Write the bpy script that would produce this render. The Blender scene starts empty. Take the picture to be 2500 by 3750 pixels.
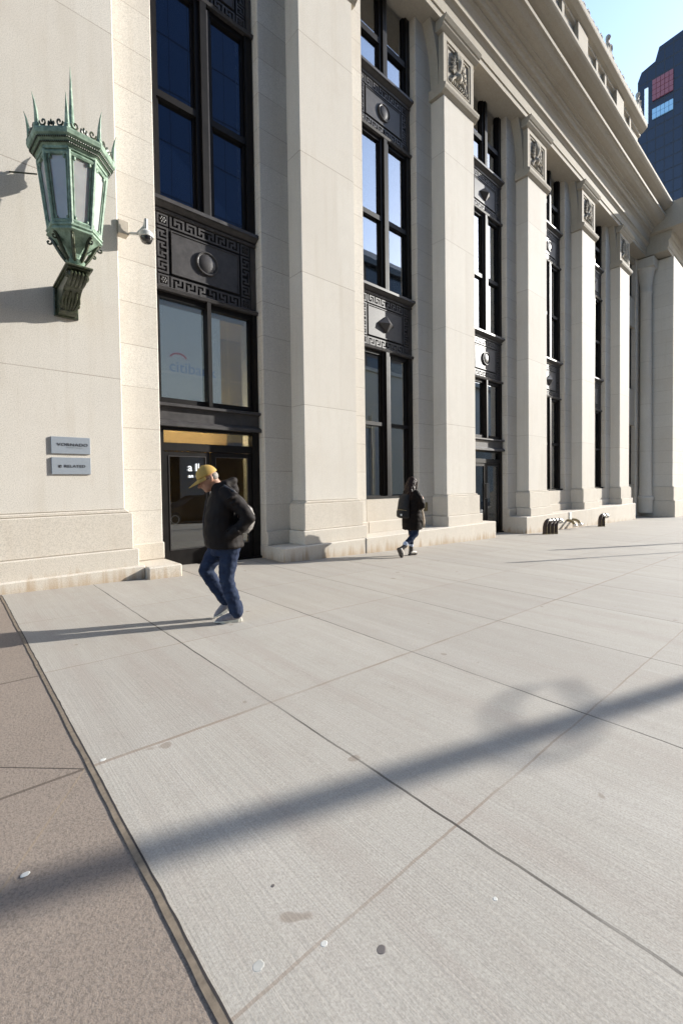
import bpy, bmesh, math, random
from mathutils import Vector, Matrix, noise
random.seed(7)
scene = bpy.context.scene
C = scene.collection
R = math.radians

# ------------------------------------------------------------------ camera
CAMZ = 1.5
def camera():
    yaw, pitch, roll = .7312, -.0257, .0136
    cy, sy, cp, sp = math.cos(yaw), math.sin(yaw), math.cos(pitch), math.sin(pitch)
    fwd = Vector((sy*cp, cy*cp, sp)); right = Vector((cy, -sy, 0)); down = fwd.cross(right)
    r2 = right*math.cos(roll) + down*math.sin(roll)
    d2 = -right*math.sin(roll) + down*math.cos(roll)
    cd = bpy.data.cameras.new('camera'); cam = bpy.data.objects.new('camera', cd); C.objects.link(cam)
    m = Matrix((r2, -d2, -fwd)).transposed().to_4x4(); m.translation = (0, 0, CAMZ)
    cam.matrix_world = m
    cd.sensor_fit = 'HORIZONTAL'; cd.sensor_width = 36; cd.lens = 1623.64/2500*36
    cd.shift_x = (1250-1248.4)/2500; cd.shift_y = (1813.3-1875)/2500
    cd.clip_start = .05; cd.clip_end = 3000
    scene.camera = cam
camera()

# ------------------------------------------------------------------ light
SUN = Vector((1, -.365, .409)).normalized()          # towards the sun
EL = math.asin(SUN.z); AZ = math.atan2(SUN.x, SUN.y)  # azimuth from +Y clockwise
w = bpy.data.worlds.new('World'); scene.world = w; w.use_nodes = True
nt = w.node_tree; bg = nt.nodes['Background']
sky = nt.nodes.new('ShaderNodeTexSky'); sky.sky_type = 'NISHITA'; sky.sun_disc = False
sky.sun_elevation = EL; sky.sun_rotation = AZ; sky.air_density = .85; sky.dust_density = .5; sky.ozone_density = 1.0
nt.links.new(sky.outputs[0], bg.inputs[0]); bg.inputs[1].default_value = .135
sd = bpy.data.lights.new('sun', 'SUN'); sd.energy = 2.65; sd.angle = R(.53); sd.color = (1, .968, .90)
so = bpy.data.objects.new('sun', sd); C.objects.link(so)
so.rotation_euler = (-SUN).to_track_quat('-Z', 'Y').to_euler(); so.location = (20, -10, 20)
scene.view_settings.view_transform = 'Standard'; scene.view_settings.look = 'None'
scene.view_settings.exposure = 1.79; scene.view_settings.gamma = 1
scene.cycles.max_bounces = 8; scene.cycles.diffuse_bounces = 4
scene.cycles.transparent_max_bounces = 12

# ------------------------------------------------------------------ helpers
def tag(o, label=None, cat=None, group=None, kind=None):
    if label: o['label'] = label
    if cat: o['category'] = cat
    if group: o['group'] = group
    if kind: o['kind'] = kind
    return o
def thing(name, loc, label, cat, group=None, rz=0):
    o = bpy.data.objects.new(name, None); C.objects.link(o); o.location = loc; o.rotation_euler.z = rz
    return tag(o, label, cat, group)
def root_loc(p):
    while p.parent: p = p.parent
    return Vector(p.location)
def dup_tree(o, parent=None):
    c = o.copy(); C.objects.link(c)
    if parent: c.parent = parent
    for ch in list(o.children): dup_tree(ch, c)
    return c

class MB:
    def __init__(self): self.b = bmesh.new()
    def box(self, x0, x1, y0, y1, z0, z1):
        v = [self.b.verts.new(p) for p in ((x0,y0,z0),(x1,y0,z0),(x1,y1,z0),(x0,y1,z0),(x0,y0,z1),(x1,y0,z1),(x1,y1,z1),(x0,y1,z1))]
        for f in ((3,2,1,0),(4,5,6,7),(0,1,5,4),(1,2,6,5),(2,3,7,6),(3,0,4,7)): self.b.faces.new([v[i] for i in f])
        return self
    def obox(self, c, hx, hy, hz, rot=None):
        """oriented box: centre, half sizes, 3x3 rotation"""
        rot = rot or Matrix.Identity(3); c = Vector(c)
        P = [c + rot @ Vector((sx*hx, sy*hy, sz*hz)) for sz in (-1,1) for sx, sy in ((-1,-1),(1,-1),(1,1),(-1,1))]
        v = [self.b.verts.new(p) for p in P]
        for f in ((3,2,1,0),(4,5,6,7),(0,1,5,4),(1,2,6,5),(2,3,7,6),(3,0,4,7)): self.b.faces.new([v[i] for i in f])
        return self
    def prism(self, poly, a, b, axis='x'):
        """poly of 2d points; axis x: (y,z), axis y: (x,z), axis z: (x,y)"""
        def P(p, t):
            return (t, p[0], p[1]) if axis == 'x' else (p[0], t, p[1]) if axis == 'y' else (p[0], p[1], t)
        v0 = [self.b.verts.new(P(p, a)) for p in poly]; v1 = [self.b.verts.new(P(p, b)) for p in poly]
        n = len(poly)
        for i in range(n): self.b.faces.new((v0[i], v0[(i+1) % n], v1[(i+1) % n], v1[i]))
        self.b.faces.new(v0[::-1]); self.b.faces.new(v1)
        return self
    def rings(self, rings, cap=True, closed=True):
        V = [[self.b.verts.new(p) for p in r] for r in rings]
        for a, b in zip(V, V[1:]):
            n = len(a)
            for i in range(n if closed else n-1): self.b.faces.new((a[i], a[(i+1) % n], b[(i+1) % n], b[i]))
        if cap: self.b.faces.new(V[0][::-1]); self.b.faces.new(V[-1])
        return self
    def lathe(self, prof, c, seg=24, rot0=0, cap=True):
        c = Vector(c)
        return self.rings([[c + Vector((r*math.cos(rot0+2*math.pi*i/seg), r*math.sin(rot0+2*math.pi*i/seg), z)) for i in range(seg)] for r, z in prof], cap)
    def tube(self, pts, rad, seg=8, flat=1.0):
        pts = [Vector(p) for p in pts]; n = len(pts)
        if not hasattr(rad, '__len__'): rad = [rad]*n
        rings = []; up = None
        for i in range(n):
            t = (pts[min(i+1, n-1)] - pts[max(i-1, 0)]).normalized()
            if up is None:
                up = Vector((0,0,1)) if abs(t.z) < .9 else Vector((0,1,0))
            s = t.cross(up).normalized(); up = s.cross(t).normalized()
            rings.append([pts[i] + (s*math.cos(2*math.pi*k/seg) + up*flat*math.sin(2*math.pi*k/seg))*rad[i] for k in range(seg)])
        return self.rings(rings)
    def cone(self, p1, r1, p2, r2, seg=14):
        """round-ended tapered limb"""
        p1, p2 = Vector(p1), Vector(p2); t = (p2-p1).normalized()
        pts, rr = [], []
        for a in (80, 60, 30): pts.append(p1 - t*r1*math.sin(R(a))); rr.append(r1*math.cos(R(a)))
        pts += [p1, p2]; rr += [r1, r2]
        for a in (30, 60, 80): pts.append(p2 + t*r2*math.sin(R(a))); rr.append(r2*math.cos(R(a)))
        return self.tube(pts, rr, seg)
    def limb(self, chain):
        for (p, r), (q, s) in zip(chain, chain[1:]): self.cone(p, r, q, s)
        return self
    def ball(self, c, r, seg=14, rot=None):
        if not hasattr(r, '__len__'): r = (r, r, r)
        m = Matrix.Translation(Vector(c)) @ (rot.to_4x4() if rot else Matrix.Identity(4)) @ Matrix.Diagonal((r[0], r[1], r[2], 1))
        bmesh.ops.create_uvsphere(self.b, u_segments=seg, v_segments=max(6, seg*2//3), radius=1, matrix=m)
        return self
    def stack(self, secs, seg=20):
        """horizontal ellipses: (cx,cy,z,rx,ry,rot)"""
        rr = []
        for s in secs:
            cx, cy, z, rx, ry = s[:5]; a0 = s[5] if len(s) > 5 else 0
            ca, sa = math.cos(a0), math.sin(a0)
            ring = []
            for i in range(seg):
                a = 2*math.pi*i/seg; x, y = rx*math.cos(a), ry*math.sin(a)
                ring.append((cx + x*ca - y*sa, cy + x*sa + y*ca, z))
            rr.append(ring)
        return self.rings(rr)
    def build(self, name, mat, parent=None, bevel=0, smooth=False, recalc=True, xf=None):
        if xf: bmesh.ops.transform(self.b, matrix=xf, verts=self.b.verts)
        if recalc: bmesh.ops.recalc_face_normals(self.b, faces=self.b.faces)
        if bevel:
            eds = [e for e in self.b.edges if len(e.link_faces) == 2 and e.calc_face_angle(0) > R(50)]
            bmesh.ops.bevel(self.b, geom=eds, offset=bevel, segments=1, affect='EDGES', clamp_overlap=True)
        me = bpy.data.meshes.new(name)
        if parent is not None and not xf: 
            off = root_loc(parent); bmesh.ops.translate(self.b, verts=self.b.verts, vec=-off)
        self.b.to_mesh(me); self.b.free()
        me.materials.append(mat)
        if smooth:
            for p in me.polygons: p.use_smooth = True
            if smooth != 'all': me.set_sharp_from_angle(angle=R(38))
        o = bpy.data.objects.new(name, me); C.objects.link(o)
        if parent is not None: o.parent = parent
        return o

def remesh(o, voxel, smooth=6, disp=None):
    """fuse the pieces of a mesh object into one continuous smooth skin"""
    m = o.modifiers.new('r', 'REMESH'); m.mode = 'VOXEL'; m.voxel_size = voxel
    s = o.modifiers.new('s', 'SMOOTH'); s.iterations = smooth; s.factor = .5
    bpy.context.view_layer.update()
    dg = bpy.context.evaluated_depsgraph_get()
    me = bpy.data.meshes.new_from_object(o.evaluated_get(dg))
    o.modifiers.clear(); old = o.data; mats = [x for x in old.materials]
    o.data = me; me.name = old.name; bpy.data.meshes.remove(old)
    if not me.materials:
        for x in mats: me.materials.append(x)
    if disp:
        amp, sc = disp
        for v in me.vertices:
            p = v.co*sc
            v.co += v.normal*amp*(noise.noise(Vector((p.x, p.y, p.z*1.9))) + .5*noise.noise(p*2.3))
    for p in me.polygons: p.use_smooth = True
    return o

def text_mesh(name, s, size, loc, rot, mat, parent, depth=.002, space=1.0, xs=1.0):
    cu = bpy.data.curves.new(name, 'FONT'); cu.body = s; cu.size = size; cu.extrude = depth; cu.space_character = space
    cu.align_x = 'CENTER'; cu.align_y = 'CENTER'
    t = bpy.data.objects.new('t', cu); C.objects.link(t); bpy.context.view_layer.update()
    me = bpy.data.meshes.new_from_object(t.evaluated_get(bpy.context.evaluated_depsgraph_get()))
    bpy.data.objects.remove(t); bpy.data.curves.remove(cu)
    me.transform(Matrix.Translation(Vector(loc) - root_loc(parent)) @ rot.to_4x4() @ Matrix.Diagonal((xs, 1, 1, 1)))
    me.materials.clear(); me.materials.append(mat)
    o = bpy.data.objects.new(name, me); C.objects.link(o); o.parent = parent
    return o

# ------------------------------------------------------------------ ground shape
def gz(x, y):
    xx = max(-10, min(30, x))
    z = CAMZ - 1.3773 - .0353*xx + .0003*xx*xx
    z += (x-xx)*(-.0353 + .0006*xx)
    return z + .0074*max(-60, min(12, y))

# ------------------------------------------------------------------ materials
def mat(name):
    m = bpy.data.materials.new(name); m.use_nodes = True
    return m, m.node_tree, m.node_tree.nodes['Principled BSDF']
def N(nt, t, **k):
    n = nt.nodes.new('ShaderNode'+t)
    for a, b in k.items():
        if a.startswith('i_'):
            key = a[2:]; n.inputs[int(key) if key.isdigit() else key].default_value = b
        else: setattr(n, a, b)
    return n
def L(nt, a, b): nt.links.new(a, b)
def math_n(nt, op, a, b=None, c=None):
    n = N(nt, 'Math', operation=op)
    for i, v in enumerate((a, b, c)):
        if v is None: continue
        if hasattr(v, 'links') or hasattr(v, 'is_linked'): L(nt, v, n.inputs[i])
        else: n.inputs[i].default_value = v
    return n.outputs[0]
def mixc(nt, fac, a, b, mode='MIX'):
    n = N(nt, 'MixRGB', blend_type=mode)
    for i, v in ((0, fac), (1, a), (2, b)):
        if hasattr(v, 'is_linked'): L(nt, v, n.inputs[i])
        else: n.inputs[i].default_value = v if i == 0 else (*v, 1)
    return n.outputs[0]
def ramp(nt, src, stops):
    n = N(nt, 'ValToRGB'); cr = n.color_ramp
    while len(cr.elements) < len(stops): cr.elements.new(.5)
    for e, (p, c) in zip(cr.elements, stops): e.position = p; e.color = (*c, 1) if hasattr(c, '__len__') else (c, c, c, 1)
    L(nt, src, n.inputs[0]); return n.outputs[0]
def noise_n(nt, co, scale, detail=4, rough=.55):
    n = N(nt, 'TexNoise'); n.inputs['Scale'].default_value = scale; n.inputs['Detail'].default_value = detail; n.inputs['Roughness'].default_value = rough
    L(nt, co, n.inputs['Vector']); return n.outputs['Fac']
def wco(nt): return N(nt, 'NewGeometry').outputs['Position']

def stone(name, col, joints=(), zfine=None, stain=True):
    """pale granite with speckle, thin joints at given heights, rusty stain at the foot"""
    m, t, p = mat(name); co = wco(t)
    sx = N(t, 'SeparateXYZ'); L(t, co, sx.inputs[0]); X, Y, Z = sx.outputs
    big = noise_n(t, co, .9, 5); mid = noise_n(t, co, 7, 5, .7); fine = noise_n(t, co, 75, 3, .75)
    c = mixc(t, big, [v*.88 for v in col], [min(1, v*1.1) for v in col])
    c = mixc(t, math_n(t, 'MULTIPLY', ramp(t, mid, [(.35, 0), (.7, 1)]), .16), c, [v*.72 for v in col])
    c = mixc(t, math_n(t, 'MULTIPLY', ramp(t, fine, [(.50, 0), (.60, 1)]), .55), c, [v*.50 for v in col])
    c = mixc(t, math_n(t, 'MULTIPLY', ramp(t, fine, [(.36, 1), (.44, 0)]), .35), c, [min(1, v*1.25) for v in col])
    # every block its own tone
    cell = N(t, 'CombineXYZ'); L(t, math_n(t, 'FLOOR', math_n(t, 'DIVIDE', math_n(t, 'ADD', X, .9), 2.4595)), cell.inputs[0])
    if zfine: L(t, math_n(t, 'FLOOR', math_n(t, 'DIVIDE', math_n(t, 'SUBTRACT', Z, zfine[0]), zfine[1])), cell.inputs[2])
    else:
        zz = None
        for zj in joints or (1.1, .56, 4, 8, 12):
            q = math_n(t, 'GREATER_THAN', Z, zj); zz = q if zz is None else math_n(t, 'ADD', zz, q)
        L(t, zz, cell.inputs[2])
    wn = N(t, 'TexWhiteNoise'); L(t, cell.outputs[0], wn.inputs['Vector'])
    c = mixc(t, math_n(t, 'MULTIPLY', wn.outputs['Value'], .34), c, (col[0]*.74, col[1]*.71, col[2]*.68))
    soot = noise_n(t, co, .45, 6, .7)
    c = mixc(t, math_n(t, 'MULTIPLY', ramp(t, soot, [(.5, 0), (.72, 1)]), .30), c, (col[0]*.60, col[1]*.55, col[2]*.50))
    # vertical weather streaks
    mp = N(t, 'Mapping'); mp.inputs['Scale'].default_value = (5, 5, .35); L(t, co, mp.inputs[0])
    st = noise_n(t, mp.outputs[0], 1.6, 4, .6)
    c = mixc(t, math_n(t, 'MULTIPLY', ramp(t, st, [(.52, 0), (.75, 1)]), .22), c, [col[0]*.66, col[1]*.60, col[2]*.52])
    line = None
    if zfine:
        z0, per = zfine
        f = math_n(t, 'FRACT', math_n(t, 'DIVIDE', math_n(t, 'SUBTRACT', Z, z0-.004), per))
        line = math_n(t, 'LESS_THAN', f, .010/per)
    for zj in joints:
        q = math_n(t, 'LESS_THAN', math_n(t, 'ABSOLUTE', math_n(t, 'SUBTRACT', Z, zj)), .006)
        line = q if line is None else math_n(t, 'MAXIMUM', line, q)
    hgt = fine
    if line is not None:
        line = math_n(t, 'MULTIPLY', line, ramp(t, big, [(.3, .45), (.6, 1)]))
        c = mixc(t, math_n(t, 'MULTIPLY', line, .62), c, (.17, .115, .075))
    if stain:
        g = math_n(t, 'ADD', math_n(t, 'MULTIPLY', X, -.03), .10)
        hh = math_n(t, 'SUBTRACT', Z, g)
        a = math_n(t, 'ADD', hh, math_n(t, 'MULTIPLY', math_n(t, 'SUBTRACT', st, .5), .9))
        s1 = ramp(t, a, [(0, 1), (.22, 0)])
        c = mixc(t, math_n(t, 'MULTIPLY', s1, .62), c, (.33, .215, .11))
    L(t, c, p.inputs['Base Color']); p.inputs['Roughness'].default_value = .82; p.inputs['Specular IOR Level'].default_value = .3
    bp = N(t, 'Bump'); bp.inputs['Strength'].default_value = .22; bp.inputs['Distance'].default_value = .004
    if line is not None: hgt = math_n(t, 'SUBTRACT', fine, math_n(t, 'MULTIPLY', line, 1.5))
    L(t, hgt, bp.inputs['Height']); L(t, bp.outputs[0], p.inputs['Normal'])
    return m
SC = (.64, .602, .54)
M_pil = stone('granite_pilaster', SC, joints=(3.12, 5.79, 8.18, 10.53), zfine=None)
M_wall = stone('granite_wall', SC, zfine=(1.098, .676))
M_low = stone('granite_base', (.615, .565, .49))
M_ent = stone('granite_cornice', (.445, .405, .34), stain=False)

def simple(name, col, rough=.5, metal=0, var=.15, scale=20, spec=.5, bump=0, col2=None):
    m, t, p = mat(name); co = wco(t); n = noise_n(t, co, scale, 5, .65)
    c = mixc(t, ramp(t, n, [(.3, 0), (.7, 1)]), [v*(1-var) for v in col], col2 or [min(1, v*(1+var)) for v in col])
    L(t, c, p.inputs['Base Color']); p.inputs['Metallic'].default_value = metal; p.inputs['Specular IOR Level'].default_value = spec
    r = math_n(t, 'ADD', math_n(t, 'MULTIPLY', n, .25), rough-.12); L(t, r, p.inputs['Roughness'])
    if bump:
        b = N(t, 'Bump'); b.inputs['Strength'].default_value = .5; b.inputs['Distance'].default_value = bump
        L(t, n, b.inputs['Height']); L(t, b.outputs[0], p.inputs['Normal'])
    return m
M_frame = simple('dark_bronze_frame', (.0075, .006, .0055), .5, var=.3, scale=6, spec=.22)
M_span = simple('bronze_spandrel', (.050, .046, .046), .46, var=.25, scale=9, spec=.4)
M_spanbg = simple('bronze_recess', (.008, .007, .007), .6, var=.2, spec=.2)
M_copper = simple('verdigris_copper', (.13, .225, .16), .6, var=.45, scale=11, bump=.003, col2=(.34, .46, .35))
M_copdark = simple('dark_patina', (.020, .026, .014), .42, var=.5, scale=24, bump=.003, col2=(.085, .10, .055))
M_sign = simple('brushed_steel_sign', (.27, .30, .335), .5, metal=.1, var=.06, scale=60)
M_black = simple('black_letters', (.03, .03, .035), .5)
M_white = simple('white_paint', (.60, .60, .58), .5, var=.05)
M_cream = simple('cream_plastic', (.50, .44, .36), .5, var=.08)
M_dome = simple('smoked_dome', (.03, .028, .028), .12, spec=.8)
M_steel = simple('polished_steel', (.62, .61, .58), .3, metal=.8, var=.1)
M_rust = simple('brown_pipe', (.05, .027, .015), .5, var=.4, scale=18)
M_brass = simple('old_brass', (.24, .19, .10), .5, metal=.4, var=.25, scale=40)
M_post = simple('galvanised_post', (.2, .2, .2), .5, metal=.5)

def glass(name, tint, refl, rough=0.0, milk=0):
    m, t, p = mat(name); t.nodes.remove(p); out = t.nodes['Material Output']
    tr = N(t, 'BsdfTransparent'); tr.inputs[0].default_value = (*tint, 1)
    gl = N(t, 'BsdfGlossy'); gl.inputs['Roughness'].default_value = rough; gl.inputs[0].default_value = (.95, .97, 1, 1)
    co = wco(t); n = noise_n(t, co, .9, 2)
    b = N(t, 'Bump'); b.inputs['Strength'].default_value = .05; b.inputs['Distance'].default_value = .02; L(t, n, b.inputs['Height']); L(t, b.outputs[0], gl.inputs['Normal'])
    mx = N(t, 'MixShader')
    fr = N(t, 'LayerWeight'); fr.inputs[0].default_value = .35
    L(t, math_n(t, 'MINIMUM', math_n(t, 'ADD', math_n(t, 'MULTIPLY', fr.outputs['Fresnel'], .8), refl), .95), mx.inputs[0])
    L(t, tr.outputs[0], mx.inputs[1]); L(t, gl.outputs[0], mx.inputs[2]); L(t, mx.outputs[0], out.inputs[0])
    return m
M_glass = glass('window_glass', (.62, .66, .66), .30)
M_glassd = glass('door_glass', (.6, .62, .6), .12)
def frosted(name):
    m, t, p = mat(name); co = wco(t); sx = N(t, 'SeparateXYZ'); L(t, co, sx.inputs[0])
    n = noise_n(t, co, 5, 4)
    L(t, mixc(t, n, (.40, .385, .385), (.60, .585, .575)), p.inputs['Base Color'])
    p.inputs['Roughness'].default_value = .28; p.inputs['Transmission Weight'].default_value = .25; p.inputs['Subsurface Weight'].default_value = .2
    return m
M_frost = frosted('frosted_lantern_glass')

def emis(name, col, s):
    m, t, p = mat(name); p.inputs['Base Color'].default_value = (*col, 1)
    p.inputs['Emission Color'].default_value = (*col, 1); p.inputs['Emission Strength'].default_value = s
    return m

# ---- pavement
XJ = [1.546, 2.977, 4.438, 5.94, 7.443] + [7.443 + 1.48*k for k in range(1, 16)]
YJ = [-1.85, -.40, 1.034, 2.431, 3.884, 5.416]
def concrete():
    m, t, p = mat('broom_finished_concrete'); co = wco(t)
    sx = N(t, 'SeparateXYZ'); L(t, co, sx.inputs[0]); X, Y, Z = sx.outputs
    wob = math_n(t, 'MULTIPLY', math_n(t, 'SUBTRACT', noise_n(t, co, 3.0, 3), .5), .022)
    Xw = math_n(t, 'ADD', X, wob); Yw = math_n(t, 'ADD', Y, wob)
    big = noise_n(t, co, .7, 5, .6); mid = noise_n(t, co, 5, 6, .65); fine = noise_n(t, co, 130, 2, .7)
    mp = N(t, 'Mapping'); mp.inputs['Scale'].default_value = (95, .8, 1); L(t, co, mp.inputs[0])
    broom = noise_n(t, mp.outputs[0], 1.0, 3, .6)
    mp2 = N(t, 'Mapping'); mp2.inputs['Scale'].default_value = (1.2, .12, 1); L(t, co, mp2.inputs[0])
    wave = noise_n(t, mp2.outputs[0], 3.2, 4, .6)
    # every flag a slightly different grey
    fx = fy = None
    for a in XJ:
        q = math_n(t, 'GREATER_THAN', X, a); fx = q if fx is None else math_n(t, 'ADD', fx, q)
    for a in YJ:
        q = math_n(t, 'GREATER_THAN', Y, a); fy = q if fy is None else math_n(t, 'ADD', fy, q)
    cm = N(t, 'CombineXYZ'); L(t, fx, cm.inputs[0]); L(t, fy, cm.inputs[1])
    wn = N(t, 'TexWhiteNoise'); L(t, cm.outputs[0], wn.inputs['Vector'])
    c = mixc(t, big, (0.346, 0.318, 0.275), (0.405, 0.377, 0.331))
    c = mixc(t, math_n(t, 'MULTIPLY', wn.outputs['Value'], .55), c, (0.307, 0.281, 0.248))
    c = mixc(t, math_n(t, 'MULTIPLY', ramp(t, mid, [(.45, 0), (.75, 1)]), .25), c, (0.280, 0.234, 0.193))
    c = mixc(t, math_n(t, 'MULTIPLY', ramp(t, wave, [(.5, 0), (.66, 1)]), .22), c, (0.470, 0.435, 0.392))
    c = mixc(t, math_n(t, 'MULTIPLY', ramp(t, wave, [(.34, 1), (.46, 0)]), .30), c, (0.290, 0.237, 0.204))
    c = mixc(t, math_n(t, 'MULTIPLY', ramp(t, broom, [(.35, 1), (.6, 0)]), .24), c, (0.239, 0.218, 0.193))
    c = mixc(t, math_n(t, 'MULTIPLY', ramp(t, fine, [(.50, 0), (.62, 1)]), .30), c, (0.187, 0.166, 0.141))
    c = mixc(t, math_n(t, 'MULTIPLY', ramp(t, fine, [(.34, 1), (.46, 0)]), .25), c, (0.528, 0.484, 0.422))
    sp = noise_n(t, co, 6.5, 1, .3)
    c = mixc(t, math_n(t, 'MULTIPLY', ramp(t, sp, [(.78, 0), (.80, 1)]), .6), c, (0.204, 0.161, 0.126))
    lx = ly = None
    for a in XJ:
        q = math_n(t, 'LESS_THAN', math_n(t, 'ABSOLUTE', math_n(t, 'SUBTRACT', Xw, a)), .0065)
        lx = q if lx is None else math_n(t, 'MAXIMUM', lx, q)
    for a in YJ[:-1] + [YJ[-1]]:
        wd = .011 if a in (2.431,) else .0055
        q = math_n(t, 'LESS_THAN', math_n(t, 'ABSOLUTE', math_n(t, 'SUBTRACT', Yw, a)), wd)
        ly = q if ly is None else math_n(t, 'MAXIMUM', ly, q)
    fade = ramp(t, noise_n(t, co, 1.4, 3), [(.35, .45), (.6, 1)])
    c = mixc(t, math_n(t, 'MULTIPLY', math_n(t, 'MULTIPLY', ly, fade), .62), c, (0.201, 0.141, 0.100))
    c = mixc(t, math_n(t, 'MULTIPLY', math_n(t, 'MULTIPLY', lx, fade), .9), c, (0.038, 0.031, 0.026))
    L(t, c, p.inputs['Base Color']); p.inputs['Roughness'].default_value = .8; p.inputs['Specular IOR Level'].default_value = .3
    b = N(t, 'Bump'); b.inputs['Strength'].default_value = .35; b.inputs['Distance'].default_value = .004
    h = math_n(t, 'ADD', math_n(t, 'MULTIPLY', broom, .8), math_n(t, 'MULTIPLY', fine, .5))
    h = math_n(t, 'SUBTRACT', h, math_n(t, 'MULTIPLY', lx, 2)); L(t, h, b.inputs['Height']); L(t, b.outputs[0], p.inputs['Normal'])
    return m
def brown_slab():
    m, t, p = mat('brown_aggregate_slab'); co = wco(t)
    sx = N(t, 'SeparateXYZ'); L(t, co, sx.inputs[0]); X, Y, Z = sx.outputs
    big = noise_n(t, co, 1.6, 5); f = noise_n(t, co, 85, 3, .75); f2 = noise_n(t, co, 190, 2, .7)
    c = mixc(t, big, (.212, .168, .134), (.272, .222, .182))
    c = mixc(t, math_n(t, 'MULTIPLY', ramp(t, f, [(.48, 0), (.6, 1)]), .42), c, (0.085, 0.071, 0.062))
    c = mixc(t, math_n(t, 'MULTIPLY', ramp(t, f2, [(.36, 1), (.45, 0)]), .40), c, (0.298, 0.263, 0.227))
    ln = None
    # joints radiating from the corner of the flag at (.50, 2.43)
    def seg(px, py, dx, dy, wd, col, k):
        nonlocal c
        l = math.hypot(dx, dy); nx, ny = -dy/l, dx/l
        d = math_n(t, 'ABSOLUTE', math_n(t, 'ADD', math_n(t, 'ADD', math_n(t, 'MULTIPLY', X, nx), math_n(t, 'MULTIPLY', Y, ny)), -(px*nx+py*ny) ))
        q = math_n(t, 'LESS_THAN', d, wd)
        side = math_n(t, 'LESS_THAN', X, px)
        c = mixc(t, math_n(t, 'MULTIPLY', math_n(t, 'MULTIPLY', q, side), k), c, col)
    seg(.48, 2.44, -.30, .27, .004, (0.035, 0.028, 0.025), .9)
    seg(.48, 2.44, -.33, .0, .009, (0.092, 0.071, 0.057), .8)
    seg(.48, 2.44, -.30, -.45, .004, (0.256, 0.199, 0.142), .8)
    seg(.48, 3.86, -.3, .0, .009, (0.092, 0.071, 0.057), .8)
    L(t, c, p.inputs['Base Color']); p.inputs['Roughness'].default_value = .85; p.inputs['Specular IOR Level'].default_value = .25
    b = N(t, 'Bump'); b.inputs['Strength'].default_value = .5; b.inputs['Distance'].default_value = .006; L(t, f, b.inputs['Height']); L(t, b.outputs[0], p.inputs['Normal'])
    return m
def asphalt():
    m, t, p = mat('asphalt'); co = wco(t); n = noise_n(t, co, 60, 3, .7); g = noise_n(t, co, .5, 4)
    c = mixc(t, g, (.045, .045, .046), (.075, .073, .07)); c = mixc(t, math_n(t, 'MULTIPLY', n, .3), c, (.12, .12, .12))
    L(t, c, p.inputs['Base Color']); p.inputs['Roughness'].default_value = .85
    return m

# ------------------------------------------------------------------ ground sheets
def sheet(name, xs, ys, m, dz=0, kind='structure'):
    b = MB(); g = [[b.b.verts.new((x, y, gz(x, y)+dz)) for y in ys] for x in xs]
    for i in range(len(xs)-1):
        for j in range(len(ys)-1): b.b.faces.new((g[i][j], g[i+1][j], g[i+1][j+1], g[i][j+1]))
    o = b.build(name, m, recalc=False); o['kind'] = kind
    return o
fr = lambda a, b, n: [a + (b-a)*i/n for i in range(n+1)]
M_conc = concrete()
sheet('sidewalk', [.512] + fr(.8, 36, 88) + fr(40, 600, 14), [-3.2] + fr(-3, 8.6, 12), M_conc)
sheet('brown_pavement', fr(-60, -10, 5) + fr(-9, .50, 19), [-3.2] + fr(-3, 8.6, 12), brown_slab(), dz=-.004)
sheet('ground', fr(-700, -60, 4) + fr(-40, 40, 20) + fr(60, 900, 8), [-700, -200, -60, -20, -3.4, 0, 9, 60, 400, 900], asphalt(), dz=-.16)
b = MB(); b.rings([[(x, y, gz(x, -3.2)-d) for (y, d) in ((-3.2, .002), (-3.36, .012), (-3.37, .3), (-3.2, .3))] for x in fr(-60, 200, 130)])
k = b.build('kerb', simple('kerb_granite', (.36, .35, .34), .8, scale=40)); k['kind'] = 'structure'
b = MB()
pts = [(0.508 + .004*(noise.noise(Vector((y*2.3, 0, 0)))) + .0022*noise.noise(Vector((y*9, 3, 0))), y) for y in fr(-3, 6.9, 600)]
rings = [[(x-.017-.003*noise.noise(Vector((y*6, 7, 0))), y, gz(x, y)+.0015), (x-.003, y, gz(x, y)+.002), (x+.006+.002*noise.noise(Vector((y*8, 9, 0))), y, gz(x, y)+.0025), (x-.005, y, gz(x, y)-.02)] for x, y in pts]
b.rings(rings); k = b.build('pavement_joint', simple('sealant_strip', (.19, .148, .105), .85, var=.3, scale=30)); k['kind'] = 'structure'
b = MB(); rings = []
for x, y in pts:
    q = x + .0105 + .003*noise.noise(Vector((y*3.1, 1, 0))) + .002*noise.noise(Vector((y*12, 5, 0)))
    rings.append([(x+.004, y, gz(x, y)+.003), (q, y, gz(x, y)+.003), (q, y, gz(x, y)-.01), (x+.004, y, gz(x, y)-.01)])
b.rings(rings); k = b.build('pavement_crack', simple('dark_gap', (.03, .024, .024), .9)); k['kind'] = 'structure'

# ------------------------------------------------------------------ the building
P0, PW, PER = .563, 1.486, 4.919
PL = [P0 + PER*k for k in range(6)]; PR = [a+PW for a in PL]
YF, YR, YW = 7.2, 7.63, 7.82           # pilaster face, recessed wall, window frames
SL, SR = .672, .712                     # recessed strip left / right of a pilaster
ZC = 13.98
bld = thing('stone_building', (0, YF, 0), 'long pale granite building with tall pilasters, bronze window bays and a deep cornice', 'building')
B = bld

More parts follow.
